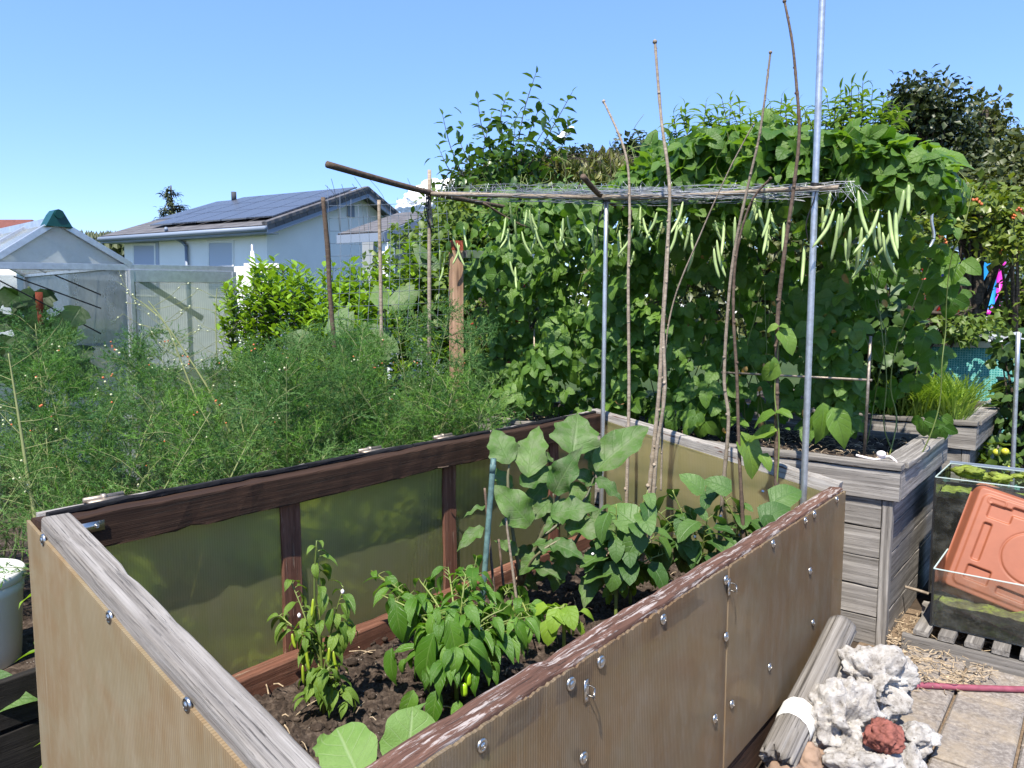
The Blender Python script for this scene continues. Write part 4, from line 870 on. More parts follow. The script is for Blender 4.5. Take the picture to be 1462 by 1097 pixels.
def tank(lbl,a0,a1,b0,b1,z0,z1,fillz,fillmat,rimm=None):
    T=thing('glass_tank',lbl,'fish tank',G((a0+a1)/2,(b0+b1)/2,z0)); th=.006
    Ml=frameM(G(a0,b0,z0),D1)   # x along D1, y along D2 (b)
    w=a1-a0; l=b1-b0; h=z1-z0
    for nm,bx in (('pane',(0,th,0,l,0,h)),('pane',(w-th,w,0,l,0,h)),('pane',(th,w-th,l-th,l,0,h)),('pane',(th,w-th,0,th,0,h)),('base_pane',(th,w-th,th,l-th,.001,th))):
        MB().add(*box(*bx)).build(nm,M['glass'],T,Ml,None,False)
    for (x,y) in ((0,l),(w,l)):
        MB().add(*box(x-.004,x+.004,y-.004,y+.003,.002,h-.003)).build('silicone_edge',M['rubber'],T,Ml,None,False)
    for q in ((-.001,.005,0,l),(w-.005,w+.001,0,l)): MB().add(*box(q[0],q[1],q[2],q[3],h-.001,h+.003)).build('rim_edge',M['glass_edge'],T,Ml,None,False)
    for q in ((0.005,w-.005,l-.005,l+.001),(0.005,w-.005,-.001,.005)): MB().add(*box(*q,h-.001,h+.003)).build('rim_edge',M['glass_edge'],T,Ml,None,False)
    n=40; X=np.linspace(th+.003,w-th-.003,18);Y=np.linspace(th+.003,l-th-.003,n); V=[];
    for x in X:
        for y in Y: V.append([x,y,fillz+.02*noise.noise(Vector((x*14,y*14,z1*7)))+(.012*noise.noise(Vector((x*60,y*60,3))))])
    i=np.arange(17)[:,None]*n;j=np.arange(n-1)[None]; F=np.stack([i+j,i+n+j,i+n+j+1,i+j+1],-1).reshape(-1,4); V=np.array(V)
    return T,Ml,V,F,w,l,h,n
T,Ml,V,F,w,l,h,n=tank('tall glass tank of dark murky water with green algae at the top, behind the tray',.86,1.32,-1.35,-.215,.13,.755,.52,None)
m=MB(); m.add(V+np.array([0,0,.005]),F,m=1)
bx=box(.010,w-.010,.010,l-.010,.008,.497); m.add(*bx,m=0); m.build('murky_water',[M['murk'],M['algae']],T,Ml,None,False)
m=MB(); IV,IF=ico(3)
for k in range(46):
    c_=np.array([random.uniform(.02,.10),random.uniform(.05,l-.03),.50+random.uniform(-.02,.05)]); m.add(IV*np.array([.03,.05,.022])*random.uniform(.5,1.1)*(1+.5*np.array([noise.noise(Vector(q*3)+Vector((k,0,0))) for q in IV]))[:,None]+c_,IF)
m.build('algae',M['algae'],T,Ml)
for bx in ((-.004,.0,0,l,h-.03,h-.006),): pass
MB().add(*box(.007,.03,.05,l-.05,h-.03,h-.02)).build('brace',M['rubber'],T,Ml,None,False)
MB().add(*box(w-.004,w+.012,-.0,l+.002,h-.004,h+.014)).build('rim',M['bluegrey_trim'],T,Ml,None,False)
m=MB()
for k in range(14):
    c_=np.array([random.uniform(.3,.42),random.uniform(l*.55,l-.05),h-.02+random.uniform(-.02,.02)]); m.add(IV*np.array([.05,.06,.025])*random.uniform(.5,1.)*(1+.5*np.array([noise.noise(Vector(q*3)+Vector((k,7,0))) for q in IV]))[:,None]+c_,IF)
m.build('water_weed',M['algae'],T,Ml)
T,Ml,V,F,w,l,h,n=tank('low glass tank with mossy bottom holding the terracotta tray',.405,.78,-1.25,-.30,.128,.405,.075,None)
m=MB(); m.add(V,F); R_=[]
m.add(*box(.011,w-.011,.011,l-.011,.008,.052)); m.build('mossy_bottom',M['moss'],T,Ml,None,True)
# terracotta tray (underside towards the camera), leaning on the tall tank
P0=ona(1333,838,.60);P1=ona(1393,682,.835);P2=ona(1475,716,.835)
yv=nrm(P1-P0); xv=P2-P1; xv=nrm(xv-yv*np.dot(xv,yv)); zv=np.cross(xv,yv)
if np.dot(zv,CAM-P1)<0: zv=-zv
TH_=np.linalg.norm(P1-P0); TW=.62; nx,ny=190,150
X=np.linspace(0,TW,nx);Y=np.linspace(0,TH_,ny); XX,YY=np.meshgrid(X,Y,indexing='ij')
def rr(x,y,x0,x1,y0,y1,r):
    qx=np.abs(x-(x0+x1)/2)-(x1-x0)/2+r; qy=np.abs(y-(y0+y1)/2)-(y1-y0)/2+r
    return np.hypot(np.maximum(qx,0),np.maximum(qy,0))+np.minimum(np.maximum(qx,qy),0)-r
sm=lambda d,w:np.clip(.5-d/w,0,1)
dout=rr(XX,YY,0,TW,0,TH_,.055)
hgt=-.055*(1-sm(dout+.022,.03))+.0
hgt+= -.012*sm(np.abs(dout+.048)-.004,.006)*0
hgt+= .006*sm(rr(XX,YY,.06,TW-.06,.06,TH_-.06,.03),.008)
cxm,cym=TW/2+.02,TH_/2
dc=np.hypot(XX-cxm,YY-cym)-.125
plate=sm(dc,.006)
rec=np.zeros_like(XX)
for (x0,x1,y0,y1) in ((.10,.20,TH_-.17,TH_-.10),(.19,.27,TH_-.125,TH_-.085),(.10,.20,.10,.17),(TW-.22,TW-.10,TH_-.17,TH_-.09),(TW-.2,TW-.1,.10,.17),(.10,.135,.2,TH_-.2),(.24,.36,.085,.12)):
    rec=np.maximum(rec,sm(rr(XX,YY,x0,x1,y0,y1,.008),.006))
hgt-= .014*rec*(1-plate); hgt+= .003*plate-.004*sm(np.abs(dc)-.004,.004)
hgt+= .003*sm(np.abs(rr(XX,YY,.085,.16,TH_-.1,TH_-.07,.01))-.003,.003)
keep=dout<.001
# clamp the outside of the rounded outline onto it
ox,oy=XX.copy(),YY.copy()
out=dout>0
gx=np.clip(XX,.055,TW-.055);gy=np.clip(YY,.055,TH_-.055); dv=np.stack([XX-gx,YY-gy],-1); ln=np.linalg.norm(dv,axis=-1)+1e-9
ox=np.where(out,gx+dv[...,0]/ln*.055,XX);oy=np.where(out,gy+dv[...,1]/ln*.055,YY)
V=P0+ox[...,None]*xv+oy[...,None]*yv+hgt[...,None]*zv; V=V.reshape(-1,3); V2=V-zv*.004
i=np.arange(nx-1)[:,None]*ny;j=np.arange(ny-1)[None]; F=np.stack([i+j,i+j+ny,i+j+ny+1,i+j+1],-1).reshape(-1,4)
m=MB().add(V,F if np.dot(np.cross(xv,yv),zv)>0 else F[:,::-1]).add(V2,F[:,::-1])
tr=m.build('planter_tray',M['terra']); tag(tr,'terracotta plastic tray seen from below, tilted against the tall tank','tray')
# ================================================================== LOG, STONES, HOSE, BUCKET
def rock(name,lbl,cat,mat,c,scale,sub,amp,freq,seed,holes=0,group=None,rot=0,dents=()):
    V,F=ico(sub); out=[]
    for p in V:
        pv=Vector(p); q=pv*freq+Vector((seed*7.3,seed*3.1,0)); h=1+amp*noise.fractal(q,1.0,2.2,6)
        if holes:
            h+=.10*(1-2*abs(noise.noise(q*2.3+Vector((3,0,0)))))
            w=noise.voronoi(pv*holes*.8+Vector((seed,0,0)))[0][0]; h-=.6*max(0,.34-w)
            w=noise.voronoi(pv*holes*2.2+Vector((0,seed,0)))[0][0]; h-=.2*max(0,.32-w)
            w=noise.voronoi(pv*holes*5.+Vector((0,0,seed)))[0][0]; h-=.05*max(0,.35-w)
        for dd_,wd_,dp_ in dents:
            q_=np.dot(nrm(p),nrm(dd_)); h-=dp_*max(0,min(1,(q_-math.cos(wd_))/(1-math.cos(wd_))*2.2))
        out.append(np.array(p)*h)
    V=np.array(out)*np.array(scale)*(.78 if holes else 1); cr_,sr_=math.cos(rot),math.sin(rot); V=V@np.array([[cr_,sr_,0],[-sr_,cr_,0],[0,0,1]])
    return tag(MB().add(V,F).build(name,mat,None,Mloc(c)),lbl,cat,group)
t=NT('white_tufa'); v=t.coord('Object',rnd=False)
c=t.ramp(t.noise(v,14,8,.75),(.32,(.17,.15,.13)),(.46,(.40,.37,.34)),(.64,(.60,.575,.545)))
c=t.mix(t.ramp(t.vor(v,42),(.05,.85),(.22,0.)),c,(.10,.085,.07)); M['tufa']=t.end(t.pbr(c,.95,.1,normal=t.bump(t.noise(v,70,7,.75),1.,.012)))
g='white pitted stones piled by the log'
def stone_at(u,v,z): return onz(u,v,z)
rock('tufa_stone','largest white pitted stone at the top of the pile, with a dark hollow','stone',M['tufa'],onz(1243,972,.20),(.18,.16,.13),6,.5,1.5,3,2.1,g,0,[((.25,-.8,.1),.5,.55),((.9,-.5,.2),.35,.45),((-.5,-.7,.6),.25,.3)])
rock('tufa_stone','white pitted stone in the middle of the pile, against the log','stone',M['tufa'],onz(1200,1035,.13),(.14,.13,.18),6,.5,1.5,5,2.3,g,0,[((.1,-.8,.5),.32,.4),((.7,-.6,.0),.4,.5),((-.5,-.8,.1),.25,.3)])
rock('tufa_stone','white stone lobe at the lower right of the pile on the paving','stone',M['tufa'],onz(1312,1052,.09),(.085,.075,.05),5,.45,1.4,8,2.2,g,.8)
rock('tufa_stone','pale stone at the bottom of the pile, under the red stone','stone',M['tufa'],onz(1235,1095,.07),(.14,.10,.08),5,.5,1.4,11,2.2,g)
rock('tufa_stone','white stone piece behind the pile on the straw','stone',M['tufa'],onz(1285,958,.16),(.08,.07,.06),5,.5,1.5,14,2.3,g)
rock('porous_stone','rough porous red stone lying on the white stones','stone',M['red_stone'],onz(1262,1052,.17),(.07,.065,.065),5,.35,1.8,21,3.0)
rock('field_stone','smooth brown stone wedged under the near end of the log','stone',M['sand_stone'],onz(1148,1087,.04),(.075,.09,.06),5,.45,1.5,31)
rock('field_stone','small grey brown stone in front of the log','stone',M['sand_stone'],onz(1122,1110,.04),(.07,.07,.05),4,.3,1.2,35)
rock('tufa_stone','small grey pebble sized stone at the right foot of the pile','stone',M['tufa'],onz(1300,1090,.04),(.045,.04,.06),4,.4,1.4,41)
# log
L0=G(-1.06,-.09,.085);L1=G(-.335,-.095,.315); lg=thing('log','weathered round log with a white tape band, leaning along the cold frame','log',L0)
def log_mesh():
    n=56;k=30; Lg=np.linalg.norm(L1-L0); V=[]; cr=[(random.uniform(0,6.28),random.uniform(.02,.05),random.uniform(.004,.009)) for _ in range(9)]
    for i in range(k+1):
        x=Lg*i/k
        for j in range(n):
            a=2*math.pi*j/n; r=.061-.005*i/k+.0025*noise.noise(Vector((math.cos(a)*2,math.sin(a)*2,x*3)))
            for ca,wd,dp in cr:
                dd=abs((a-ca-.25*math.sin(x*3)+math.pi)%(2*math.pi)-math.pi)
                if dd<wd*1.6: r-=dp*(1-dd/(wd*1.6))
            xx=x
            if i==0: xx+=.035*noise.noise(Vector((math.cos(a)*3,math.sin(a)*3,5)))-.01
            V.append([xx,r*math.cos(a),r*math.sin(a)])
    i=np.arange(k)[:,None]*n;j=np.arange(n)[None];j2=(j+1)%n; F=[np.stack([i+j,i+j2,i+n+j2,i+n+j],-1).reshape(-1,4)[:,::-1]]
    b=len(V)
    # rough ends
    for e,(i0,sg) in enumerate(((0,-1),(k,1))):
        base=len(V); prev=[i0*n+q for q in range(n)]; ff=[]
        for ring,fr in enumerate((.8,.6,.4,.2)):
            cur=[]
            for j in range(n):
                a=2*math.pi*j/n; p=V[i0*n+j]; dx=(.02*noise.noise(Vector((math.cos(a)*fr*9,math.sin(a)*fr*9,e)))+.008*random.random())*(1 if e==0 else .25)
                cur.append(len(V)); V.append([V[i0*n+j][0]*(fr)+(1-fr)*(0 if e==0 else Lg)+dx,p[1]*fr,p[2]*fr])
            for j in range(n):
                q=[prev[j],prev[(j+1)%n],cur[(j+1)%n],cur[j]]; ff.append(q if e==0 else q[::-1])
            prev=cur
        c=len(V); V.append([(0.01 if e==0 else Lg),0,0]); tri=[[prev[j],prev[(j+1)%n],c] if e==0 else [prev[(j+1)%n],prev[j],c] for j in range(n)]
        F+=[np.array(ff),np.array(tri)]
    return MB().add(np.array(V),F)
Mlog=frameM(L0,L1-L0)
log_mesh().build('trunk',M['wood_grey'],lg,Mlog)
V=[];n=48
for i,x in enumerate(np.linspace(.15,.235,9)):
    for j in range(n):
        a=2*math.pi*j/n; r=.0652+.0015*noise.noise(Vector((x*60,math.cos(a)*3,math.sin(a)*3)))-(.004 if i in(0,8) else 0); V.append([x+.012*math.sin(a)+.004*noise.noise(Vector((math.cos(a)*4,math.sin(a)*4,i>4))),r*math.cos(a),r*math.sin(a)])
i=np.arange(8)[:,None]*n;j=np.arange(n)[None];j2=(j+1)%n
MB().add(np.array(V),np.stack([i+j,i+j2,i+n+j2,i+n+j],-1).reshape(-1,4)[:,::-1]).build('tape_band',M['tape'],lg,Mlog)
pole('garden_hose','purple red hose lying straight across the paving beside the pallet','hose',[onz(1270,980,.045),onz(1320,979,.045),onz(1380,982,.045),onz(1475,985,.045)],.013,M['hose'],10,seg=40)
m=MB()
for k in range(520):
    u=random.uniform(1265,1420);v=random.uniform(880,985); P=onz(u,v,.04); ab=((P-A0)@D1,(P-A0)@D2)
    if ab[0]>.27 and ab[1]<-.25 and ab[0]<.33: continue
    d=rdir(1)[0]*np.array([1,1,.4]); l=random.uniform(.02,.08); w=random.uniform(.002,.006)
    q=[P+UP*random.uniform(0,.03)]; q+=[q[0]+d*l*.5+rdir(1)[0]*.012,q[0]+d*l]; V_,F_=tube(q,w*.5,4,False); m.add(V_,F_)
IV2,IF2=ico(2)
for k in range(120):
    P=onz(random.uniform(1265,1400),random.uniform(900,985),.035); m.add(IV2*np.array([random.uniform(.006,.02),random.uniform(.005,.016),.004])+P,IF2)
tag(m.build('dry_litter',M['straw']),'dry leaves, straw and chips heaped between the raised bed, the pallet and the stones',kind='stuff')
tw=[atD(1292,838,3.72),atD(1310,843,3.7),atD(1326,848,3.66)]
pole('twig','pale broken stick poking out at the foot of the raised bed by the tank','twig',tw,.008,M['cane'],6)
pole('white_root','dry white garlic stem lying on the front corner of the raised bed','dried stem',[ona(1222,650,.33),ona(1250,656,.36),ona(1270,652,.4),ona(1286,668,.30)],.006,M['white_cl'],6)
IVb,IFb=ico(3); tag(MB().add(IVb*np.array([.022,.02,.017]),IFb).build('garlic_bulb',M['white_cl'],None,Mloc(ona(1258,652,.38)+UP*.012)),'dry pale garlic bulb on the front edge of the raised bed','garlic')
# bucket
bp=atD(-42,823,2.42); bz=bp[2]; bk=thing('bucket','white plastic bucket with a lid standing among asparagus at the left edge','bucket',(bp[0],bp[1],bz-.31))
MB().add(*lathe([(0,0),(.125,0),(.13,.005),(.146,.245),(.150,.25),(.150,.29),(.0,.291)],40)).build('tub',M['white_plastic'],bk,Mloc((bp[0],bp[1],bz-.31)))
MB().add(*lathe([(.0,.318),(.13,.318),(.136,.312),(.140,.322),(.152,.322),(.157,.316),(.157,.288),(.152,.284)],40)).build('lid',M['white_plastic'],bk,Mloc((bp[0],bp[1],bz-.31)))
# broad leaf by the bucket
P=atD(-20,985,2.2); o=Plant('dock_plant','single broad bright green leaf below the bucket','plant',P,'bush'); pleaf(o.f,T_pep,atD(-25,1005,2.2),atD(28,985,2.15),[.1,-.6,.7],1.3,.9); pleaf(o.f,T_pep,atD(-30,975,2.25),atD(10,960,2.2),[.1,-.6,.7],1.,.4); o.stem([P-UP*.15,atD(-25,1005,2.2)],.004,.003); o.done()
# ================================================================== CHIVES, MESH SHELTER, RIGHT PLANTS
m=MB()
for k in range(1500):
    P=G(1.97+random.random()**1.3*.5,-.17+random.uniform(0,.62),.88); az=random.uniform(0,6.28); d=nrm([math.cos(az)*random.uniform(.1,.9),math.sin(az)*random.uniform(.1,.9),1]); l=random.uniform(.26,.44)
    s0=nrm(np.cross(d,[0,.3,1.])); q=spline([P,P+d*l*.6,P+d*l+np.array([d[0],d[1],-.4])*l*.35],5); w=np.array([.004,.005,.0045,.003,.0005])
    V=np.concatenate([q-s0*w[:,None],q+s0*w[:,None]]); F=np.array([[i,i+1,i+6,i+5] for i in range(4)]); m.add(V,F,random.random())
o=thing('chive_clump','bright green tuft of chives spilling over the far raised bed','chives',G(2.3,.1,.88)); m.build('foliage',L['chive'],o)
sh=thing('mesh_shelter','low shelter with corrugated grey roof and turquoise mesh wall','shelter',G(4.1,-.8,0))
t=NT('turquoise_mesh'); v=t.coord('Object',(1,1,1),False); sp=t.n('ShaderNodeSeparateXYZ'); t.set(sp.inputs[0],v)
def cell(x,per): return t.math('MULTIPLY',t.math('ABSOLUTE',t.math('SUBTRACT',t.math('FRACT',t.math('MULTIPLY',x,1/per)),.5)),2.)
w=t.math('MAXIMUM',cell(sp.outputs[0],.02),cell(sp.outputs[2],.02)); nz=t.noise(v,30,4,.8)
c=t.mix(t.math('MULTIPLY',t.ramp(w,(.5,0.),(.9,1.)),t.ramp(nz,(.35,.2),(.65,1.))),(.05,.27,.25),(.30,.62,.56)); M['mesh_g']=t.end(t.pbr(c,.8,.2,normal=t.bump(w,.5,.004)))
pa=ona(1320,495,4.0);zt=pa[2]; bL=(pa-A0)@D2; bR=-2.2
Mx=frameM(G(4.0,bL+1.0,0),-D2); MB().add(*box(0,bL+1.0-bR,-.01,.01,.02,zt+.02)).build('mesh_wall',M['mesh_g'],sh,Mx,None,False)
beam('wall_rail',G(3.975,bL+1,zt+.03),G(3.975,bR,zt+.03),.03,.055,M['alu'],sh,bev=.002,wob=0)
n=160;V=[];W_=bL+1.3-bR
for i in range(n+1):
    x=W_*i/n; zc=.022*math.sin(x/.2*6.283)
    for (y,zz) in ((-.12,0),(1.6,.12)):
        V+= [[x,y,zt+.085+zc+zz],[x,y,zt+.078+zc+zz]]
F=[]
for i in range(n):
    a=i*4;b=a+4;F+=[[a,b,b+2,a+2],[a+1,a+3,b+3,b+1],[a,a+1,b+1,b]]
MB().add(np.array(V),np.array(F)).build('corrugated_roof',M['grey_wall'],sh,frameM(G(4.0,bL+1.2,0),-D2),None,True)
for b in (bL+.8,bR+.1): beam('post',G(4.05,b,0),G(4.05,b,zt),.06,.06,M['wood_grey2'],sh,up=D2)
pole('garden_pole','thin grey metal pole at the right edge beside the leafy bush','pole',[atD(1447,700,4.6)-UP*.5,atD(1454,475,4.6)],.013,M['galv'],8)
def bush(name,lbl,cat,base,ells,n,T,size,lm,trunk=True,dirdown=.3,cl=8,clr=.12,group=None,up=.7,bark='bark',stems=None,nshell=.6,gap=()):
    o=thing(name,lbl,cat,base,group); m=MB(); per=[e[3]**2*1. for e in ells]; tot=sum(per)
    for e,pw_ in zip(ells,per):
        c=np.array(e[:3]);R=np.array([e[3],e[4],e[5]]) if len(e)>5 else np.array([e[3]]*3); nn=max(1,int(n*pw_/tot/cl))
        d=rdir(nn); rad=(nshell+(1-nshell)*rng.random(nn))**.7; rad*=1+.3*np.array([noise.noise(Vector(q*2.2)+Vector(c)) for q in d])
        P=c+d*R*rad[:,None]
        P=(P[:,None]+np.clip(rng.normal(size=(nn,cl,3)),-1.6,1.6)*clr*.45).reshape(-1,3); dd=np.repeat(d,cl,0)
        D=dd*.6+rdir(len(P))*.8-UP*dirdown; N=UP*up+dd*.5+rdir(len(P))*.5; vv=np.clip(np.repeat(rng.random(nn),cl)*.6+rng.random(len(P))*.4,0,1)
        keep=P[:,2]>base[2]+.02
        uu=cx+f_*P[:,0]/P[:,1]; vv_=450-f_*(P[:,2]-H)/P[:,1]
        for (g0,g1,h0,h1,kf) in gap: keep&=~((uu>g0)&(uu<g1)&(vv_>h0)&(vv_<h1)&(rng.random(len(P))>kf))
        place(m,T,P[keep],D[keep],N[keep],size*rng.uniform(.6,1.25,keep.sum()),vv[keep],rng.uniform(.8,1.2,keep.sum()))
    m.build('crown' if trunk else 'foliage',L[lm],o)
    if trunk:
        s=MB(); b=np.array(base,float); top=np.array(ells[0][:3]); r0=max(.02,.035*np.linalg.norm(top-b)); 
        s.add(*tube(spline([b,b*.5+top*.5+rdir(1)[0]*.05,top],12),np.linspace(r0,r0*.45,12),8))
        for e in ells:
            c=np.array(e[:3])
            for k in range(5):
                q=c+rdir(1)[0]*np.array(e[3:6] if len(e)>5 else [e[3]]*3)*.8; x=random.uniform(.35,.95); st=b+(top-b)*x; s.add(*tube(spline([st,(st+q)/2+UP*.1*e[3],q],8),np.linspace(r0*.4,r0*.06,8),5))
        s.build('trunk',M[bark],o)
    return o
# currant/tomato at right edge
b=atD(1460,680,4.9);b[2]=0
o=bush('fruit_bush','dark leafy fruit bush with small yellow fruit at the right edge','fruit bush',b,[tuple(atD(1462,540,5.2))+(.13,.2,.22),tuple(atD(1470,600,5.2))+(.26,.3,.3),tuple(atD(1455,500,5.2))+(.12,.2,.1)],900,T_lobed,.075,'currant',True,.5,gap=((1300,1418,450,640,0.),))
IV3,IF3=ico(3)
for (u,v) in ((1423,646),(1435,645),(1438,670)): MB().add(IV3*.024+atD(u,v,4.85),IF3).build('fruit',M['tomato_y'],o)
o=bush('tomato_plant','ragged plant with dry leaves growing low in front of the mesh wall','tomato plant',atD(1410,690,5.0)*np.array([1,1,0]),[tuple(atD(1405,655,5.0))+(.12,.12,.1),tuple(atD(1440,660,5.0))+(.1,.1,.12)],130,T_lobed,.07,'bramble',False)
# ================================================================== BRAMBLE, LAUREL, TREES
IVs,IFs=ico(1)
def berries(o,name,mat,uvs,D,r):
    for u,v in uvs:
        m=MB(); P=atD(u,v,D+random.uniform(-.15,.15))
        for k in range(random.randint(4,9)): m.add(IVs*r+P+rdir(1)[0]*r*1.3,IFs)
        m.build(name,mat,o)
b=atD(705,600,6.0);b[2]=0
o=bush('bramble','blackberry bush with small pale green leaves and reddish berries, right of the wooden post','bramble',b,[tuple(atD(700,430,5.9))+(.34,.4,.45),tuple(atD(710,540,5.9))+(.36,.4,.35),tuple(atD(735,480,6.0))+(.35,.4,.5),tuple(atD(670,340,6.5))+(.32,.4,.28)],3600,T_sm,.062,'bramble',True,.35,6,.12)
berries(o,'berry_cluster',M['berry_r'],[(random.uniform(665,780),random.uniform(380,560)) for _ in range(22)],5.45,.008)
o=bush('climbing_shrub','green shrub rising behind the bramble under the end of the trellis','shrub',atD(670,600,7.2)*np.array([1,1,0]),[tuple(atD(655,345,6.4))+(.34,.35,.4),tuple(atD(625,400,6.2))+(.3,.35,.45),tuple(atD(680,335,6.8))+(.55,.5,.35),tuple(atD(650,385,6.8))+(.35,.4,.4),tuple(atD(740,330,6.8))+(.5,.5,.4),tuple(atD(690,450,7.0))+(.6,.5,.5)],6800,T_che,.085,'bramble',True,.3,7,.16)
lau=[(358,440,6.9,.34,.4,.36,'bright green laurel shrub touching the greenhouse door post'),(500,470,5.9,.45,.4,.34,'low bright green laurel shrub in front of the wire mesh'),(395,430,6.6,.42,.42,.42,'bright green laurel shrub nearest the greenhouse door'),(455,440,6.3,.44,.4,.40,'bright green laurel shrub behind the crooked stick'),(535,432,6.3,.42,.4,.42,'bright green laurel shrub under the wire mesh'),(605,420,6.2,.36,.4,.50,'bright green laurel shrub left of the wooden post')]
for u,v,D,rx,ry,rz,lb in lau:
    c=atD(u,v,D); b=np.array([c[0],c[1],0]); ells=1
    o=thing('laurel_shrub',lb,'shrub',b,'laurel shrubs behind the asparagus'); m=MB(); s=MB()
    for k in range(115):
        d=rdir(1)[0]; d[2]=abs(d[2])*.9-.2; low=UP*(random.choice([0,0,.3,.6])); tip=-low+c+d*np.array([rx,ry,rz])*random.uniform(.55,1.05)+UP*random.uniform(0,.14); st=tip-UP*random.uniform(.22,.4)-d*.12; q=spline([st,(st+tip)/2+rdir(1)[0]*.02,tip],9); s.add(*tube(q,np.linspace(.004,.0015,9),4,False))
        n=15
        for i in range(n):
            P=q[min(8,int(9*(i/n)))]; a=i*2.4+k; dr=np.array([math.cos(a),math.sin(a),.25+.9*i/n]); place(m,T_lau,P[None],dr[None],(UP-.35*np.array([math.cos(a),math.sin(a),0]))[None],.098*random.uniform(.65,1.15),min(1,.25+.6*i/n+random.uniform(-.2,.2)))
    m.build('crown',L['laurel'],o); s.add(*tube([b,c],[.03,.015],7)); s.build('trunk',M['bark'],o)
# big pale leaves (dusty squash) between asparagus and laurel
o=Plant('squash_plant','large dusty squash leaves showing above the asparagus under the wire mesh','squash',atD(550,520,5.3)*np.array([1,1,0]),'aub')
o.stem([o.loc,atD(550,470,5.3),atD(548,430,5.3)],.012,.006)
for bu,bv,tu,tv,w in ((560,430,532,420,1.6),(565,415,585,435,1.3),(555,470,520,505,1.3),(430,470,425,505,1.),(470,455,500,465,1.2),(612,370,605,362,1.2),(620,365,600,372,1.8)): pleaf(o.f,T_lobed,atD(bu,bv,5.3),atD(tu,tv,5.2),[random.uniform(-.3,.3),-.7,.6],w,random.random())
o.done()
def shoots(o,m,s,polys,D,T,size,step,lm,var=(0,1),tilt=.5,drop=.15,r0=.008):
    for pl in polys:
        P=[atD(u,v,D+dd) for u,v,dd in [(p+(0,))[:3] for p in pl]]; q=spline(P,40); Lq=np.linalg.norm(np.diff(q,axis=0),axis=1).sum(); s.add(*tube(q,np.linspace(r0,.002,40),5,False)); n=int(Lq/step)
        for i in range(n):
            x=.12+.88*i/n; k=min(38,int(x*39)); P_=q[k]; tg=nrm(q[k+1]-q[k]); a=i*2.4+random.uniform(-.4,.4); sx=nrm(np.cross(tg,[0.2,1,.1])); sy=np.cross(tg,sx); dr=sx*math.cos(a)+sy*math.sin(a)+tg*tilt-UP*drop; nn=tg+UP*.6+rdir(1)[0]*.3
            place(m,T,P_[None],dr[None],nn[None],size*random.uniform(.75,1.2)*(1 if x<.93 else .7),random.uniform(*var))
        place(m,T,q[-1][None],nrm(q[-1]-q[-3])[None],UP[None]+rdir(1)*.5,size*.6,.9)
# cherry with upright shoots
b=atD(730,600,6.9);b[2]=0
o=thing('cherry_tree','young cherry tree with long upright leafy shoots against the blue sky','tree',b); m=MB();s=MB(); D=6.7
s.add(*tube(spline([b,atD(725,430,6.9),atD(722,320,6.8),atD(718,270,6.7)],16),np.linspace(.05,.022,16),8))
sh_=[[(720,290),(735,230),(748,160),(765,105)],[(715,290),(712,240),(690,190),(682,142)],[(700,300),(672,270),(645,215),(632,165)],[(690,300),(665,275),(640,240),(628,215)],[(725,280),(760,230),(790,180),(817,132)],[(730,290),(765,245),(790,200),(815,178)],[(720,290),(722,230),(715,170),(722,140)],[(725,300),(740,250),(752,200),(772,150,.2)],[(715,300),(700,255),(690,220),(702,165,.2)],[(730,300),(770,255),(800,215),(812,170,.3)],[(700,300),(690,260),(672,235),(655,200,.2)],[(722,300),(728,260),(732,215),(735,185)],[(718,295),(705,270),(700,240),(712,205)],[(735,300),(750,260),(770,235),(785,222)],[(700,310),(680,290),(660,270),(640,255)],[(725,290,.4),(745,240,.4),(765,205,.4),(790,165,.4)],[(705,310),(690,285),(690,255),(700,225,-.2)],[(735,310),(765,285),(790,270),(810,255)],[(710,290,.4),(705,240,.4),(720,200,.4),(742,160,.4)],[(730,300,.4),(735,250,.4),(725,220,.4),(715,195,.4)]]
for pl in sh_:
    for rep in range(1):
        shoots(o,m,s,[pl],D,T_che,.125,.05,'cherry')
c=atD(720,265,6.8); nn=900; P=c+rng.normal(size=(nn,3))*np.array([.22,.3,.24]); place(m,T_che,P,rdir(nn)-UP*.3,UP+rdir(nn)*.6,.10*rng.uniform(.6,1.2,nn),rng.random(nn)*.8)
m.build('crown',L['cherry'],o); s.build('trunk',M['bark'],o)
def droopy(name,lbl,c_uvd,r,n,size,lm,T=T_lance,cat='tree'):
    c=atD(*c_uvd); b=np.array([c[0],c[1],0]); o=thing(name,lbl,cat,b); m=MB();s=MB(); s.add(*tube(spline([b,(b+c)/2+rdir(1)[0]*.05,c],10),np.linspace(.05,.02,10),7))
    for k in range(n):
        d=rdir(1)[0]; d[2]=abs(d[2]); p1=c+d*np.array(r)*random.uniform(.5,1); p2=p1+np.array([d[0],d[1],0])*.12-UP*random.uniform(.12,.4); q=spline([c+d*.1,p1,p2],12); s.add(*tube(q,np.linspace(.006,.0015,12),4,False))
        for i in range(18):
            P=q[4+int(7.9*i/18)]; dr=rdir(1)[0]*.5-UP*.9; place(m,T,P[None],dr[None],(rdir(1)[0]+np.array([0,-.4,.5]))[None],size*random.uniform(.7,1.2),random.random())
    m.build('crown',L[lm],o); s.build('trunk',M['bark'],o)
droopy('peach_tree','low drooping peach tree with narrow yellowish leaves, left of the thin cane',(770,250,7.6),(.75,.6,.28),95,.13,'willowy')
droopy('peach_tree','rounded drooping peach tree just left of the gap in the bean wall',(868,238,8.2),(.48,.4,.22),70,.13,'willowy')
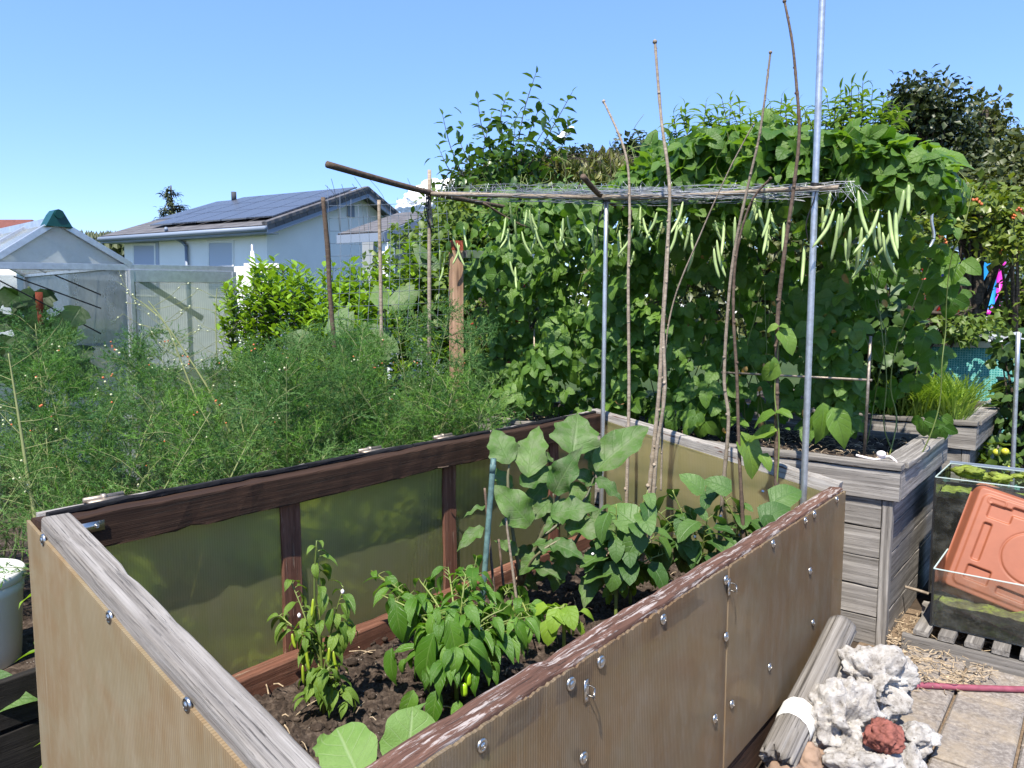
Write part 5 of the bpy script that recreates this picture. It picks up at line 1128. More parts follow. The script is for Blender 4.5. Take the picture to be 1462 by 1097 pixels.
# tall peach behind the beans
b=G(2.2,.6);o=thing('peach_tree','tall peach tree with upright curly pale green shoots above the climbing beans','tree',b); m=MB();s=MB()
for u0,u1,vt in [(985,978,150),(1000,1008,148),(1040,1043,140),(1060,1056,150),(1080,1092,160),(1100,1100,152),(1108,1116,140),(1125,1122,150),(1170,1166,150),(1190,1192,150),(1212,1216,122),(1222,1226,132),(1235,1246,128),(1245,1262,142),(1200,1180,135),(1205,1200,128),(1240,1288,158),(1180,1150,160),(1150,1140,150),(1255,1275,150),(1225,1232,118),(970,962,165),(1030,1025,165),(1020,1015,170),(1070,1072,165),(1250,1250,165),(1195,1208,140)]:
    for rp in range(2): shoots(o,m,s,[[(u0+rp*9,300),(u0+2,240),((u0+u1)/2,195),(u1+rp*random.uniform(-14,16),vt+rp*random.uniform(4,30))]],5.2+random.uniform(-.2,.3),T_lance,.15,.024,'peach',tilt=.75,drop=.1,r0=.006)
s.add(*tube(spline([b,G(2.2,.6,1.),G(2.1,.5,1.9)],10),np.linspace(.06,.03,10),8)); m.build('crown',L['peach'],o); s.build('trunk',M['bark'],o)
# dark background trees at right
def dtree(lbl,u,v,D,ells,n,size,lm,T=T_sm,group='trees behind the garden on the right',cl=9,clr=.5,up=.4):
    c=atD(u,v,D); b=np.array([c[0],c[1],0.]); E_=[]
    for (eu,ev,ru,rv) in ells:
        q=atD(eu,ev,D+random.uniform(-.5,.5)); k=D/f_; E_.append(tuple(q)+(ru*k,ru*k*.8,rv*k))
    return bush('leafy_tree',lbl,'tree',b,E_,n,T,size,lm,True,.25,cl,clr,group,up,'bark',None,.35)
dtree('dense dark evergreen tree right of the beans',1318,190,19,[(1318,165,40,42),(1345,215,48,48),(1285,200,26,52),(1330,270,65,40),(1300,145,22,18),(1350,150,14,20)],8500,.19,'dark')
dtree('lighter tree with see-through top at the right edge',1405,200,22,[(1405,158,22,20),(1425,215,40,28),(1395,205,28,36),(1455,230,38,40),(1425,265,62,45),(1412,185,22,20)],5200,.22,'olive',clr=.45)
dtree('grey green tree behind, cut by the right edge',1470,260,17,[(1455,262,45,34),(1425,285,40,30),(1475,220,30,30)],4000,.2,'olive')
dtree('small dark tree far behind the thin cane',905,225,24,[(905,228,28,20),(915,245,20,30),(880,240,22,16)],1500,.24,'dark')
dtree('dark bush top behind the drooping peach trees',800,245,26,[(800,250,48,26),(835,238,20,16)],2200,.25,'dark')
dtree('dark green hedge tree behind the cherry tree',700,270,23,[(690,275,50,32),(655,290,26,22),(740,290,40,40)],3000,.25,'dark')
dtree('dark leafy background tree behind the bean wall',1120,330,11,[(1060,340,130,60),(1180,330,100,70),(950,360,110,60),(1230,420,80,90),(1100,440,120,80),(960,430,100,80)],5000,.16,'olive',clr=.3)
hc=[tuple(atD(u,395+12*math.sin(u*.05),13.5))+(1.1,.6,.75) for u in range(600,1480,62)]+[tuple(atD(u,440,13.2))+(1.1,.6,1.0) for u in range(600,1480,75)]
bush('hedge','long green hedge added far behind the bean wall to close bright sky gaps','hedge',atD(1000,600,13.5)*np.array([1,1,0]),hc,9000,T_sm,.17,'bramble',False,.2,8,.25)  # backdrop added to cover the bright sky showing through the bean leaves
# flowering shrub at right
def suv(lbl,u,D,ells,n,lm,size,T=T_sm,name='flowering_shrub',cat='shrub',gap=((1312,1432,372,450,.22),(1335,1436,488,690,.0),(1300,1436,520,690,.0))):
    c=atD(u,420,D); b=np.array([c[0],c[1],0.]); E_=[]
    for (eu,ev,ru,rv) in ells: q=atD(eu,ev,D+random.uniform(-.2,.2)); k=D/f_; E_.append(tuple(q)+(ru*k,ru*k*.7+.1,rv*k))
    return bush(name,lbl,cat,b,E_,n,T,size,lm,True,.25,7,.16,None,.7,'bark',None,.6,gap)
o=suv('light green vine shrub with red tinged leaves below the dark tree',1390,6.8,[(1395,300,48,26),(1440,310,40,32),(1350,325,36,24),(1420,340,35,15),(1320,345,26,22)],2600,'shrub',.085); berries(o,'flower_head',M['berry_o'],[(1392,285),(1400,290),(1455,300),(1458,305),(1447,310),(1350,345),(1342,338),(1430,360),(1452,362)],6.4,.012)
o=suv('light green shrub at the right edge beside the toys',1460,6.6,[(1462,400,30,60),(1450,450,34,28),(1440,350,20,12)],1500,'shrub',.085)
o=suv('tangled shrub between the beans and the colourful toys',1315,6.4,[(1300,420,24,56),(1315,450,24,18),(1375,464,40,10),(1350,412,7,9),(1378,440,8,9)],950,'bramble',.08)
o=suv('dark leaved shrub under the right end of the bean wall',1300,5.0,[(1250,440,30,60),(1272,490,28,30),(1245,530,26,30)],800,'currant',.085,T_lobed)
# toys behind the shrub
D=9.2; pl=thing('jungle_gym','red tube climbing frame with blue panels showing through the leaves','play equipment',atD(1360,470,D)*np.array([1,1,0]))
for u in (1320,1340,1366,1386,1402): MB().add(*tube([atD(u,378,D),atD(u,462,D)],.03,8)).build('bar',M['red_paint'],pl)
for v in (384,406,432,450): MB().add(*tube([atD(1316,v,D),atD(1408,v-1,D)],.028,8)).build('bar',M['red_paint'],pl)
for a in ((1343,388,1364,403,'dblue_pl'),(1368,409,1400,430,'white_cl'),(1322,388,1338,404,'tomato_y')):
    q=[atD(a[0],a[1],D+.06),atD(a[2],a[1],D+.06),atD(a[2],a[3],D+.06),atD(a[0],a[3],D+.06)]; slab('panel',q,.04,M[a[4]],pl,n=np.array([0,-1,0]))
for x in (atD(1320,462,D),atD(1402,462,D)): MB().add(*tube([x,x*np.array([1,1,0])],.03,8)).build('leg',M['red_paint'],pl)
sl=thing('toy_slide','blue plastic slide with a magenta edge behind the leaves','toy slide',atD(1415,470,D-.5)*np.array([1,1,0])); c_=[atD(1398,372,D-.3),atD(1404,400,D-.3),atD(1403,425,D-.4),atD(1400,440,D-.6),atD(1385,449,D-.9)]
q=spline(c_,16); V=np.concatenate([q-np.array([.0,0,0]),q+np.array([.17,0,0]),q+np.array([.17,.03,-.03]),q+np.array([0,.03,-.03])]); F=[]
for i in range(15): F+=[[i,i+1,17+i,16+i],[16+i,17+i,33+i,32+i],[32+i,33+i,49+i,48+i],[48+i,49+i,i+1,i]]
MB().add(V,np.array(F)).build('chute',M['blue_pl'],sl); MB().add(*tube(q+np.array([.19,0,.01]),.035,8)).build('side_rail',M['pink_pl'],sl); MB().add(*tube([c_[0],c_[0]*np.array([1,1,0])],.04,8)).build('leg',M['blue_pl'],sl)
IV4,IF4=ico(3); bl=tag(MB().add(IV4*np.array([.13,.1,.09]),IF4).build('toy_ball',M['pink_pl'],None,Mloc(atD(1420,378,D-.2))),'magenta toy seat hanging above the blue slide','toy')
wl=thing('garden_wall','white wall behind the toys','wall',atD(1400,465,10.5)*np.array([1,1,0])); q=[atD(1360,445,10.5),atD(1490,445,10.5)]
MB().add(*box(q[0][0],q[1][0],10.5,10.65,.0,q[0][2])).build('face',M['white_wall'],wl,None,None,False)
shd=thing('shed','blue grey roofed shed at the right edge behind the shrubs','shed',atD(1470,400,13)*np.array([1,1,0]))
p0=atD(1412,352,13);p1=atD(1560,352,13); MB().add(*box(p0[0],p1[0],13,16,0,p0[2]-.1)).build('wall',M['white_wall'],shd,None,None,False)
slab('roof',[p0+np.array([-.2,-.3,-.1]),p1+np.array([.2,-.3,-.1]),p1+np.array([.2,2.,.35]),p0+np.array([-.2,2.,.35])],.09,M['bluegrey_trim'],shd)
# ================================================================== GREENHOUSE
gh=thing('greenhouse','small aluminium greenhouse with clear roof, pitched gable and a sliding door pushed open','greenhouse',atD(100,600,7)*np.array([1,1,0]))
PD=atD(328,384,7.4); bG=(PD-A0)@D2
gp=lambda u,v:onb(u,v,bG); zr_=gp(180,380)[2]
t=NT('greenhouse_pane'); v=t.coord('Object',(1,1,1)); sp=t.n('ShaderNodeSeparateXYZ'); t.set(sp.inputs[0],v)
rib=t.math('MULTIPLY',t.math('ABSOLUTE',t.math('SUBTRACT',t.math('FRACT',t.math('MULTIPLY',sp.outputs[0],1/.02)),.5)),2.)
tp=t.n('ShaderNodeBsdfTransparent'); tp.inputs[0].default_value=(.85,.88,.88,1); tl=t.n('ShaderNodeBsdfTranslucent'); tl.inputs[0].default_value=(.66,.74,.5,1); df=t.n('ShaderNodeBsdfDiffuse'); t.set(df.inputs[0],t.ramp(t.noise(v,3,5),(.3,(.34,.40,.22)),(.7,(.52,.56,.40)))); gl=t.n('ShaderNodeBsdfGlossy'); gl.inputs['Roughness'].default_value=.15
def paneM(fac):
    s=t.mixs(.5,tl.outputs[0],df.outputs[0]); s=t.mixs(t.math('ADD',fac,t.math('MULTIPLY',rib,.12)),tp.outputs[0],s); fr=t.n('ShaderNodeFresnel'); fr.inputs['IOR'].default_value=1.4; return t.mixs(fr.outputs[0],s,gl.outputs[0])
M['gpane']=t.end(paneM(.45))
t=NT('greenhouse_clear_pane'); gl=t.n('ShaderNodeBsdfGlossy'); gl.inputs['Roughness'].default_value=.08; tp=t.n('ShaderNodeBsdfTransparent'); tp.inputs[0].default_value=(.93,.95,.95,1); df=t.n('ShaderNodeBsdfDiffuse'); df.inputs[0].default_value=(.6,.63,.62,1); tl=t.n('ShaderNodeBsdfTranslucent'); tl.inputs[0].default_value=(.6,.63,.6,1)
rib=t.ramp(t.noise(t.coord('Object',(2,2,2)),2,4),(.4,0.),(.7,1.)); fr=t.n('ShaderNodeFresnel'); fr.inputs['IOR'].default_value=1.4
M['gclear']=t.end(t.mixs(t.math('MULTIPLY',fr.outputs[0],.35),t.mixs(t.math('ADD',.34,t.math('MULTIPLY',rib,.2)),tp.outputs[0],t.mixs(.5,df.outputs[0],tl.outputs[0])),gl.outputs[0]))
eN,ap,eF=gp(-24,376),gp(80,316),gp(186,379); dep=2.6
def bar(n_,p,q,w,h,up,mat='alu'): return beam(n_,p,q,w,h,M[mat],gh,up=up,bev=.002,wob=0)
bar('rail',gp(-30,379),gp(332,384.5),.05,.055,UP)
bar('rafter',eN-UP*.02,ap,.05,.05,D2); bar('rafter',ap,eF,.05,.055,D2)
for off in (D2*dep,): bar('rafter',eN+off,ap+off,.05,.05,D2); bar('rafter',ap+off,eF+off,.05,.05,D2)
bar('ridge',ap-D2*.03,ap+D2*dep,.07,.06,UP); bar('eaves',eN,eN+D2*dep,.05,.05,UP); bar('eaves',eF,eF+D2*dep,.05,.05,UP)
for k in (.25,.5,.75): bar('glazing_bar',eN+D2*dep*k+UP*.01,ap+D2*dep*k+UP*.01,.028,.03,D2); bar('glazing_bar',eF+D2*dep*k,ap+D2*dep*k,.028,.03,D2)
for p in (eN,eF,eN+D2*dep,eF+D2*dep): q=np.array(p)-D2*.0; bar('corner_post',np.array([q[0],q[1],0]),q,.05,.05,D2)
n1=nrm(np.cross(ap-eN,D2)); n1=n1 if n1[2]>0 else -n1; n2=nrm(np.cross(ap-eF,D2)); n2=n2 if n2[2]>0 else -n2
slab('roof_pane',[eN,ap,ap+D2*dep,eN+D2*dep][::-1],.008,M['gclear'],gh,n=n1); slab('roof_pane',[eF,ap,ap+D2*dep,eF+D2*dep],.008,M['gclear'],gh,n=n2)
M['ggable']=None; t=NT('pale_gable_pane'); tp=t.n('ShaderNodeBsdfTransparent'); df=t.n('ShaderNodeBsdfDiffuse'); df.inputs[0].default_value=(.72,.77,.78,1); tl=t.n('ShaderNodeBsdfTranslucent'); tl.inputs[0].default_value=(.8,.84,.82,1); M['ggable']=t.end(t.mixs(t.ramp(t.noise(t.coord('Object',(1,1,1)),6,5),(.3,.45),(.7,.7)),tp.outputs[0],t.mixs(.5,df.outputs[0],tl.outputs[0])))
slab('gable_pane',[eN+D2*.01,eF+D2*.01,ap+D2*.01],.008,M['ggable'],gh,n=-D2)
for p in (eN,eF): slab('side_pane',[np.array([p[0],p[1],.1]),p,p+D2*dep,np.array([p[0],p[1],.1])+D2*dep],.006,M['gclear'],gh,n=-D1)
slab('back_pane',[np.array([eN[0],eN[1],.1])+D2*dep,eN+D2*dep,eF+D2*dep,np.array([eF[0],eF[1],.1])+D2*dep],.006,M['gclear'],gh,n=-D2)
for (u0,v0,u1,v1) in ((10,388,178,478),(50,392,178,440),(110,390,178,420)): bar('brace',gp(u0,v0)+D2*.5,gp(u1,v1)+D2*.5,.011,.011,D2,'rubber')
d0,d1_=gp(183,386)-D2*.05,gp(329,389)-D2*.05
bar('door_frame',np.array([d0[0],d0[1],.1]),d0,.035,.045,D2); bar('door_frame',np.array([d1_[0],d1_[1],.1]),d1_,.04,.05,D2); bar('door_frame',d0-UP*.05,d1_-UP*.05,.03,.11,UP)
slab('door_pane',[np.array([d0[0],d0[1],.1]),np.array([d1_[0],d1_[1],.1]),d1_,d0],.008,M['gpane'],gh,n=-D2)
bar('brace',gp(205,395)+D2*.15,gp(300,455)+D2*.15,.05,.03,D2,'galv')
cap=MB(); Mc=frameM(ap+UP*.02,-D2); prof=np.array([[-.155,-.10],[-.10,-.10],[-.05,.035],[0,.075],[.05,.035],[.10,-.10],[.155,-.10],[.075,.06],[.035,.115],[0,.128],[-.035,.115],[-.075,.06]])*.66+np.array([0,-.01])
V=np.concatenate([np.c_[np.full(12,-.07),prof],np.c_[np.full(12,.07),prof*.97],]); F=[np.array([[i,(i+1)%12,12+(i+1)%12,12+i] for i in range(12)])]
cap.add(V,F); cap.add(*tube([[.0,0,.035],[.085,0,.03]],.036,12)); q=np.array([[.06,-.1,-.07],[.06,.1,-.07],[.06,.03,.06],[.06,-.03,.06]]); cap.add(np.concatenate([q,q+np.array([.012,0,0])]),BOXF); cap.build('ridge_cap',M['ridge_green'],gh,Mc,None,False)
# cucumber inside greenhouse
c=atD(45,470,7.0); o=thing('cucumber_plant','dark broad leaved cucumber plant inside the greenhouse opening','cucumber',np.array([c[0],c[1],0])); m=MB(); n=70
P=np.array([atD(random.gauss(45,38),random.uniform(400,520)+abs(random.gauss(0,15)),6.9+random.uniform(-.3,.4)) for _ in range(n)]); place(m,T_lobed,P,rdir(n)*.6-UP*.7+np.array([0,-.3,0]),np.array([0,-.7,.6])+rdir(n)*.5,rng.uniform(.16,.28,n),rng.random(n)); m.build('foliage',L['squash'],o); MB().add(*tube(spline([np.array([c[0],c[1],0]),c,c+UP*.4],10),.012,6)).build('stem',L['stem'],o)
tag(MB().add(*tube([[0,0,0],[0,0,.16]],.03,10)).add(*tube([[0,0,-.12],[0,0,0]],.022,10)).build('tool_handle',M['brick_cap'],None,Mloc(atD(57,443,6.6))),'red handled tool hanging in the greenhouse opening','tool')
# ================================================================== HOUSE
def rooftile():
    t=NT('roof_tiles'); v=t.coord('Object',(1,1,1),False); sp=t.n('ShaderNodeSeparateXYZ'); t.set(sp.inputs[0],v)
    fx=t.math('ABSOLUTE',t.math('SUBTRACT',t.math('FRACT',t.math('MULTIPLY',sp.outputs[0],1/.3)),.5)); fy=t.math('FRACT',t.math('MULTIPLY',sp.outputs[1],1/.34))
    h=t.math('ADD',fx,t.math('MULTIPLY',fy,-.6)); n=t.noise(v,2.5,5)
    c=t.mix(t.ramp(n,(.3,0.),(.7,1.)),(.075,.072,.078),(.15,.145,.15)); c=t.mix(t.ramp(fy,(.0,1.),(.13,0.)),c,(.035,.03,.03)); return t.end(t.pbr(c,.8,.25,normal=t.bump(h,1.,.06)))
M['tiles']=rooftile()
t=NT('solar_cell'); v=t.coord('Object',(1,1,1),False); sp=t.n('ShaderNodeSeparateXYZ'); t.set(sp.inputs[0],v)
gx=t.math('FRACT',t.math('MULTIPLY',sp.outputs[0],1/.165)); gy=t.math('FRACT',t.math('MULTIPLY',sp.outputs[1],1/.165)); ln=t.math('MAXIMUM',t.math('LESS_THAN',gx,.06),t.math('LESS_THAN',gy,.06))
M['solar']=t.end(t.pbr(t.mix(ln,(.055,.065,.09),(.2,.22,.26)),.35,.4))
hs=thing('house','white house with dark tiled gable roof covered in solar panels','house',atD(300,440,22)*np.array([1,1,0]))
e2=nrm([.428,.904,0]);e1=nrm([-.904,.428,0])
K=atD(381,321,20.)  # eave corner
apx=onpl(526,270,K,e1); tr_=(apx-K)@e2; rise=apx[2]-K[2]
LH=6.7
far_=K+e2*2*tr_; 
nf=nrm(np.cross(e1,apx-K)); nf=nf if nf[2]>0 else -nf; nb2=nrm(np.cross(e1,apx-far_)); nb2=nb2 if nb2[2]>0 else -nb2
slab('roof',[K,apx,apx+e1*LH,K+e1*LH],.16,M['tiles'],hs,n=nf) if 0 else None
def roofslab(nm,c,ex,wx,ey_vec,th,mat,par,n,label=None):
    wy=np.linalg.norm(ey_vec); Mx=frameM(c,ex,n); y=np.array(Mx)[:3,1]; sg=1 if np.dot(y,ey_vec)>0 else -1
    V,F=box(0,wx,min(0,sg*wy),max(0,sg*wy),-th,0); return MB().add(V,F).build(nm,mat,par,Mx,label,False)
roofslab('roof_slope',K,e1,LH,apx-K,.14,M['tiles'],hs,nf); roofslab('roof_slope',far_,e1,LH,apx-far_,.14,M['tiles'],hs,nb2)
# walls
ov=.45; w0=K+e1*ov+e2*ov; wL=LH-2*ov; zt=K[2]+rise*ov/tr_-.16; W=2*tr_-2*ov
Mx=frameM(np.array([w0[0],w0[1],0]),e1); yv_=np.array(Mx)[:3,1]; sg=1 if np.dot(yv_,e2)>0 else -1
zap=zt+rise*(W/2)/tr_
V=np.array([[0,0,0],[wL,0,0],[wL,0,zt],[0,0,zt],[0,sg*W,0],[wL,sg*W,0],[wL,sg*W,zt],[0,sg*W,zt],[0,sg*W/2,zap],[wL,sg*W/2,zap]])
MB().add(V,[np.array([[0,1,2,3],[4,7,6,5],[3,2,9,8],[8,9,6,7]]),np.array([[0,3,8,7,4]]),np.array([[1,5,6,9,2]])]).build('wall',M['white_wall'],hs,Mx,None,False)
nW=-e2; nE=-e1
beam('fascia',K-UP*.12+e2*.02,K+e1*LH-UP*.12+e2*.02,.04,.2,M['bluegrey_trim'],hs,bev=.005,wob=0)
MB().add(*tube([K-UP*.1-e2*.05,K+e1*LH-UP*.1-e2*.05],.07,8)).build('gutter',M['bluegrey_trim'],hs)
for a_,b_ in ((K,apx),(apx,far_)): beam('barge_board',a_-UP*.16+e1*.03,b_-UP*.16+e1*.03,.05,.22,M['bluegrey_trim'],hs,bev=.005,wob=0); beam('verge_tiles',a_+UP*.03+e1*.08,b_+UP*.03+e1*.08,.18,.12,M['tiles'],hs,bev=.02,wob=0)
beam('soffit',K+e2*ov*.5-UP*.2,K+e1*LH+e2*ov*.5-UP*.2,.42,.02,M['bluegrey_trim'],hs,bev=.002,wob=0)
def onw(u,v): return onpl(u,v,w0,e2)
for (u0,v0,u1,v1) in ((190,351,219,420),(297,347,330,420)):
    a_,b_,c_=onw(u0,v0),onw(u1,v0),onw(u1,v1); wd=thing; fm=MB(); Mx=frameM(np.array([a_[0],a_[1],c_[2]]),b_-a_); ww=np.linalg.norm((b_-a_)[:2]); hh=a_[2]-c_[2]; yy=np.array(Mx)[:3,1]; s_=-1 if np.dot(yy,e2)>0 else 1
    fm.add(*box(-.06,ww+.06,*sorted((0,s_*.03)),-.06,0)).add(*box(-.06,ww+.06,*sorted((0,s_*.03)),hh,hh+.07)).add(*box(-.06,0,*sorted((0,s_*.03)),0,hh)).add(*box(ww,ww+.06,*sorted((0,s_*.03)),0,hh)); wo=fm.build('window',M['white_plastic'],hs,Mx,None,False)
    sm_=MB()
    for k in range(int(hh/.06)): sm_.add(*box(0.002,ww-.002,*sorted((s_*.004,s_*.018)),k*.06+.006,k*.06+.052))
    sm_.add(*box(0.001,ww-.001,*sorted((0.001,s_*.005)),0.001,hh-.001)); sm_.build('shutter',M['bluegrey_trim'] if 0 else M['shutter'] if 'shutter' in M else M.setdefault('shutter',simple('pale_shutter',(.5,.54,.62),.6)),wo,Mx,None,False)
a_=onw(184,336);b_=onw(221,336); MB().add(*box(-.0,np.linalg.norm((b_-a_)[:2]),-.02,.02,0,a_[2]*.0+zt-.05)).build('recess_shade_panel',simple('shaded_blue_render',(.42,.45,.55),.9,.2),hs,frameM(np.array([a_[0],a_[1],.02]),b_-a_),None,False)  # thin flat panel, the shade of a recess put into its blue colour
g0=K+e1*(K-onw(237,327))@e1*0 if 0 else None
p=[onpl(237,326,K,e2),onpl(240,335,K+e2*.15,e2),onpl(262,345,w0,e2)-e2*.08,onpl(269,352,w0,e2)-e2*.08]; p.append(p[-1]*np.array([1,1,0])); MB().add(*tube(spline(p[:4],14),.05,8)).add(*tube(p[3:],.05,8)).build('downpipe',M['bluegrey_trim'],hs)
P=onpl(500,301,w0,e1)-e1*.02; V,F=box(-.18,.18,-.02,.02,-.2,.2); MB().add(V,F).build('vent',M['bluegrey_trim'],hs,frameM(P,e2),None,False)
for (sx,sy,nx_,ny_) in ((.3,.62,5,3),(5.05,1.55,1,2)):
    sl_=nrm(apx-K); 
    for i in range(nx_):
        for j in range(ny_):
            pw_,ph_=.94,1.32
            if sy+j*ph_+ph_>np.linalg.norm(apx-K): continue
            o_=K+e1*(sx+i*(pw_+.045))+sl_*(sy+j*(ph_+.045))+nf*.12
            roofslab('solar_panel',o_,e1,pw_,sl_*ph_,.04,M['solar'],hs,nf)
MB().add(*tube([apx+e1*5.2-UP*.15-e2*.6,apx+e1*5.2+UP*.18-e2*.6],.09,8)).build('roof_vent',M['darkgap'],hs)
# annex with own roof
ax=thing('annex','low dark tiled annex beside the white house, behind the wire mesh','annex',atD(550,440,17.5)*np.array([1,1,0]))
Q=atD(547,330,17.5); sl_=onpl(628,300,Q,e1)-Q; Wd=onpl(482,334,Q,e2)-Q; Wl=np.linalg.norm(Wd)
na=nrm(np.cross(e1,sl_)); na=na if na[2]>0 else -na
roofslab('roof',Q,e1,Wl,sl_,.14,M['tiles'],ax,na); beam('fascia',Q-UP*.14-e2*.02,Q+e1*Wl-UP*.14-e2*.02,.04,.2,M['bluegrey_trim'],ax,bev=.003,wob=0); beam('barge_board',Q-UP*.14-e1*.02,Q+sl_-UP*.14-e1*.02,.04,.22,M['bluegrey_trim'],ax,bev=.003,wob=0)
p=Q+e1*.1+e2*.25; beam('column',p*np.array([1,1,0]),p-UP*.25,.3,.3,M['white_wall'],ax,up=e2,bev=.01,wob=0)
Mx=frameM((Q+e2*1.6-e1*.6)*np.array([1,1,0]),e1); MB().add(*box(0,Wl+1.,-.1,.1,0,Q[2]+.35)).build('wall',M['grey_wall'],ax,Mx,None,False)
ps=atD(360,353,9); o=thing('parasol','folded white parasol showing above the laurel','parasol',ps*np.array([1,1,0])); MB().add(*lathe([(.006,.0),(.022,-.06),(.045,-.3),(.06,-.9),(.03,-1.0)],12)).build('canopy',M['white_wall'],o,Mloc(ps)); MB().add(*tube([ps*np.array([1,1,0]),ps+UP*.03],.018,8)).build('pole',M['alu'],o)
tg=thing('garden_table','white garden table top behind the laurel','table',atD(385,382,8.6)*np.array([1,1,0])); q=atD(348,376,8.6);q2=atD(398,378,8.6); MB().add(*box(q[0],q2[0],8.6,9.2,q[2]-.05,q[2])).build('top',M['white_wall'],tg,None,None,False)
for x in(q[0]+.04,q2[0]-.04): MB().add(*tube([[x,8.9,0],[x,8.9,q[2]-.05]],.02,8)).build('leg',M['alu'],tg)
rh=thing('red_roof_house','red tiled roof of another house at the left edge','house',atD(-40,440,34)*np.array([1,1,0])); p=atD(-60,318,34); p2=atD(24,318,34)
M['red_tiles']=simple('red_tiles',(.16,.06,.045),.8,.2,0,8,.3,.6,14)
Mx=frameM(np.array([p[0],34.,0]),[1,0,0]); wx=p2[0]-p[0]; zt_=p[2]; V=np.array([[0,0,zt_-.5],[wx,0,zt_-.5],[wx-.9,2.5,zt_+.45],[0,2.5,zt_+.45],[0,5,zt_-.5],[wx,5,zt_-.5]]); MB().add(V,[np.array([[0,1,2,3],[3,2,5,4]]),np.array([[1,5,2]])]).build('roof',M['red_tiles'],rh,Mx,None,False)
MB().add(*box(.2,wx-.5,.5,4.5,0,zt_-.45)).build('wall',M['white_wall'],rh,Mx,None,False)
# conifer behind the roof
b=atD(244,265,36.); zt_=b[2]; o=thing('pine_tree','ragged conifer top rising behind the solar roof','tree',b*np.array([1,1,0])); m=MB();s=MB(); s.add(*tube([b*np.array([1,1,0]),b],[.22,.03],8))
for k in range(95):
    y=random.random()**.8; z=zt_-.15-y*4.5; az=random.uniform(0,6.28); l=(.25+y*1.5)*random.uniform(.6,1.15); st=np.array([b[0],b[1],z]); d=np.array([math.cos(az),math.sin(az),.12]); q=spline([st,st+d*l*.6,st+d*l-UP*.12*l],8); s.add(*tube(q,np.linspace(.03,.01,8),4,False))
    nn=26; P=q[rng.integers(2,8,nn)]+rng.normal(size=(nn,3))*.07; place(m,T_lance,P,d+rdir(nn)*.8,UP+rdir(nn)*.4,rng.uniform(.2,.34,nn),rng.random(nn))
m.build('crown',L['conifer'],o); s.build('trunk',M['bark'],o)
# forested hill
V=[];n=90;m=MB()
for i in range(n+1):
    u=-200+1000*i/n; base=atD(u,334+.012*(u-100),260); V+=[[base[0],260,-1],[base[0],260,base[2]],[base[0],330,base[2]+6]]
i=np.arange(n)[:,None]*3; j=np.arange(2)[None]; 
M['hill']=simple('wooded_slope',(.03,.045,.03),.95,.1,0,.1,.3)
tag(MB().add(np.array(V),np.stack([i+j,i+j+3,i+j+4,i+j+1],-1).reshape(-1,4)).build('hill',M['hill'],smooth=False),'low wooded hill on the horizon at the left',kind='structure')
for k in range(420):
    u=random.uniform(60,330); P=atD(u,332+.012*(u-100)+random.uniform(-2,6),random.uniform(250,262)); h=random.uniform(2.5,5.5); r=h*.3
    pr=[(r*.2,-h),(r,-h*.85),(r*.6,-h*.5),(r*.75,-h*.45),(r*.3,-h*.12),(0.02,h*.12)]
    V,F=lathe(pr,7); V=V*(1+.25*rng.normal(size=(len(V),1))*.5); m.add(V+P,F,random.random())
tag(m.build('forest',L['conifer'],smooth=False),'dark far-off wood on the hill between greenhouse and house',kind='stuff')
# cloud
m=MB(); IVc,IFc=ico(4); Dc=900
for (u,v,ru,rv) in ((600,285,22,16),(620,275,20,18),(640,270,18,14),(655,285,22,16),(585,295,18,12),(630,295,40,16),(612,265,10,8),(675,300,25,14)):
    k=Dc/f_; S=np.array([ru*k,ru*k,rv*k]); h=np.array([1+.28*noise.fractal(Vector(q*2.2)+Vector((u*.1,0,0)),.8,2.,5) for q in IVc]); m.add(IVc*h[:,None]*S+atD(u,v,Dc),IFc)
for (u,v,ru,rv) in ((808,190,7,4),(800,198,9,4),(816,184,4,3)):
    k=Dc/f_; m.add(IVc*np.array([ru*k,ru*k,rv*k])*np.array([1+.35*noise.fractal(Vector(q*2.2)+Vector((u*.1,0,0)),.8,2.,5) for q in IVc])[:,None]+atD(u,v,Dc),IFc)
tag(m.build('cloud',M['cloud']),'small white cumulus cloud above the annex roof',kind='stuff')
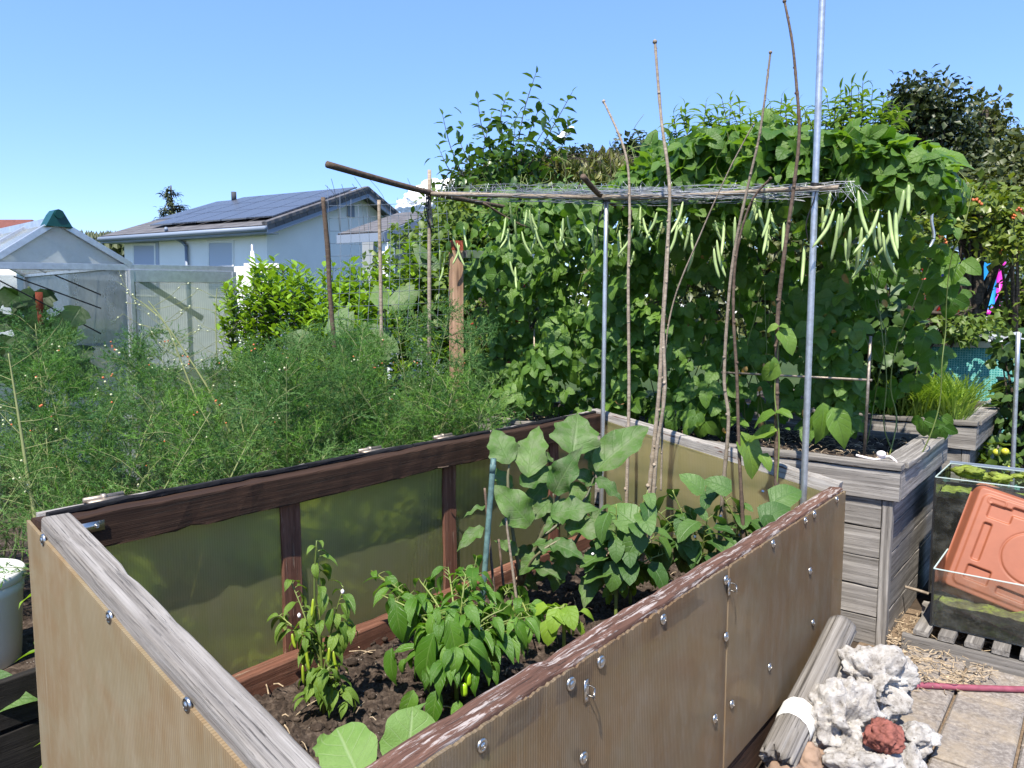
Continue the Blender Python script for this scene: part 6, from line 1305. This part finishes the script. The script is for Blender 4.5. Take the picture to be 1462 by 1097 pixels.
# ================================================================== LIGHT, SKY, CAMERA
w=bpy.data.worlds.new('World'); C.world=w; w.use_nodes=True; nt=w.node_tree; nt.nodes.clear()
sk=nt.nodes.new('ShaderNodeTexSky'); sk.sky_type='NISHITA'; sk.sun_disc=False; sk.sun_elevation=math.radians(58); sk.sun_rotation=math.radians(198); sk.air_density=1.0; sk.dust_density=.1; sk.ozone_density=4.0; sk.altitude=300
bg=nt.nodes.new('ShaderNodeBackground'); bg.inputs[1].default_value=.135; ow=nt.nodes.new('ShaderNodeOutputWorld'); mx=nt.nodes.new('ShaderNodeMix'); mx.data_type='RGBA'; mx.blend_type='MULTIPLY'; mx.inputs[0].default_value=1; mx.inputs[7].default_value=(1.0,.95,1.12,1); hsv=nt.nodes.new('ShaderNodeHueSaturation'); hsv.inputs['Saturation'].default_value=1.08; nt.links.new(sk.outputs[0],mx.inputs[6]); ev=nt.nodes.new('ShaderNodeMix'); ev.data_type='RGBA'; ev.inputs[0].default_value=.4; ev.inputs[7].default_value=(1.2,2.12,3.65,1); nt.links.new(mx.outputs[2],ev.inputs[6]); nt.links.new(ev.outputs[2],hsv.inputs['Color']); nt.links.new(hsv.outputs[0],bg.inputs[0]); nt.links.new(bg.outputs[0],ow.inputs[0])
sd=bpy.data.lights.new('sun','SUN'); sd.energy=4.3; sd.angle=math.radians(.53); sd.color=(1,.94,.83); so=bpy.data.objects.new('sun',sd); COL.objects.link(so); so.rotation_euler=Vector(SUN).to_track_quat('Z','Y').to_euler(); so.location=(0,0,30)
cd=bpy.data.cameras.new('camera'); cd.sensor_width=36; cd.lens=36*f_/1462; cd.clip_end=5000; cd.clip_start=.05; co=bpy.data.objects.new('camera',cd); COL.objects.link(co); co.location=(0,0,H); co.rotation_euler=(math.pi/2-pit,0,0); C.camera=co
C.view_settings.view_transform='Standard'; C.view_settings.look='None'; C.view_settings.exposure=1.1; C.view_settings.gamma=1
C.cycles.max_bounces=10; C.cycles.transparent_max_bounces=16; C.cycles.caustics_refractive=False; C.cycles.caustics_reflective=False; C.cycles.sample_clamp_indirect=6
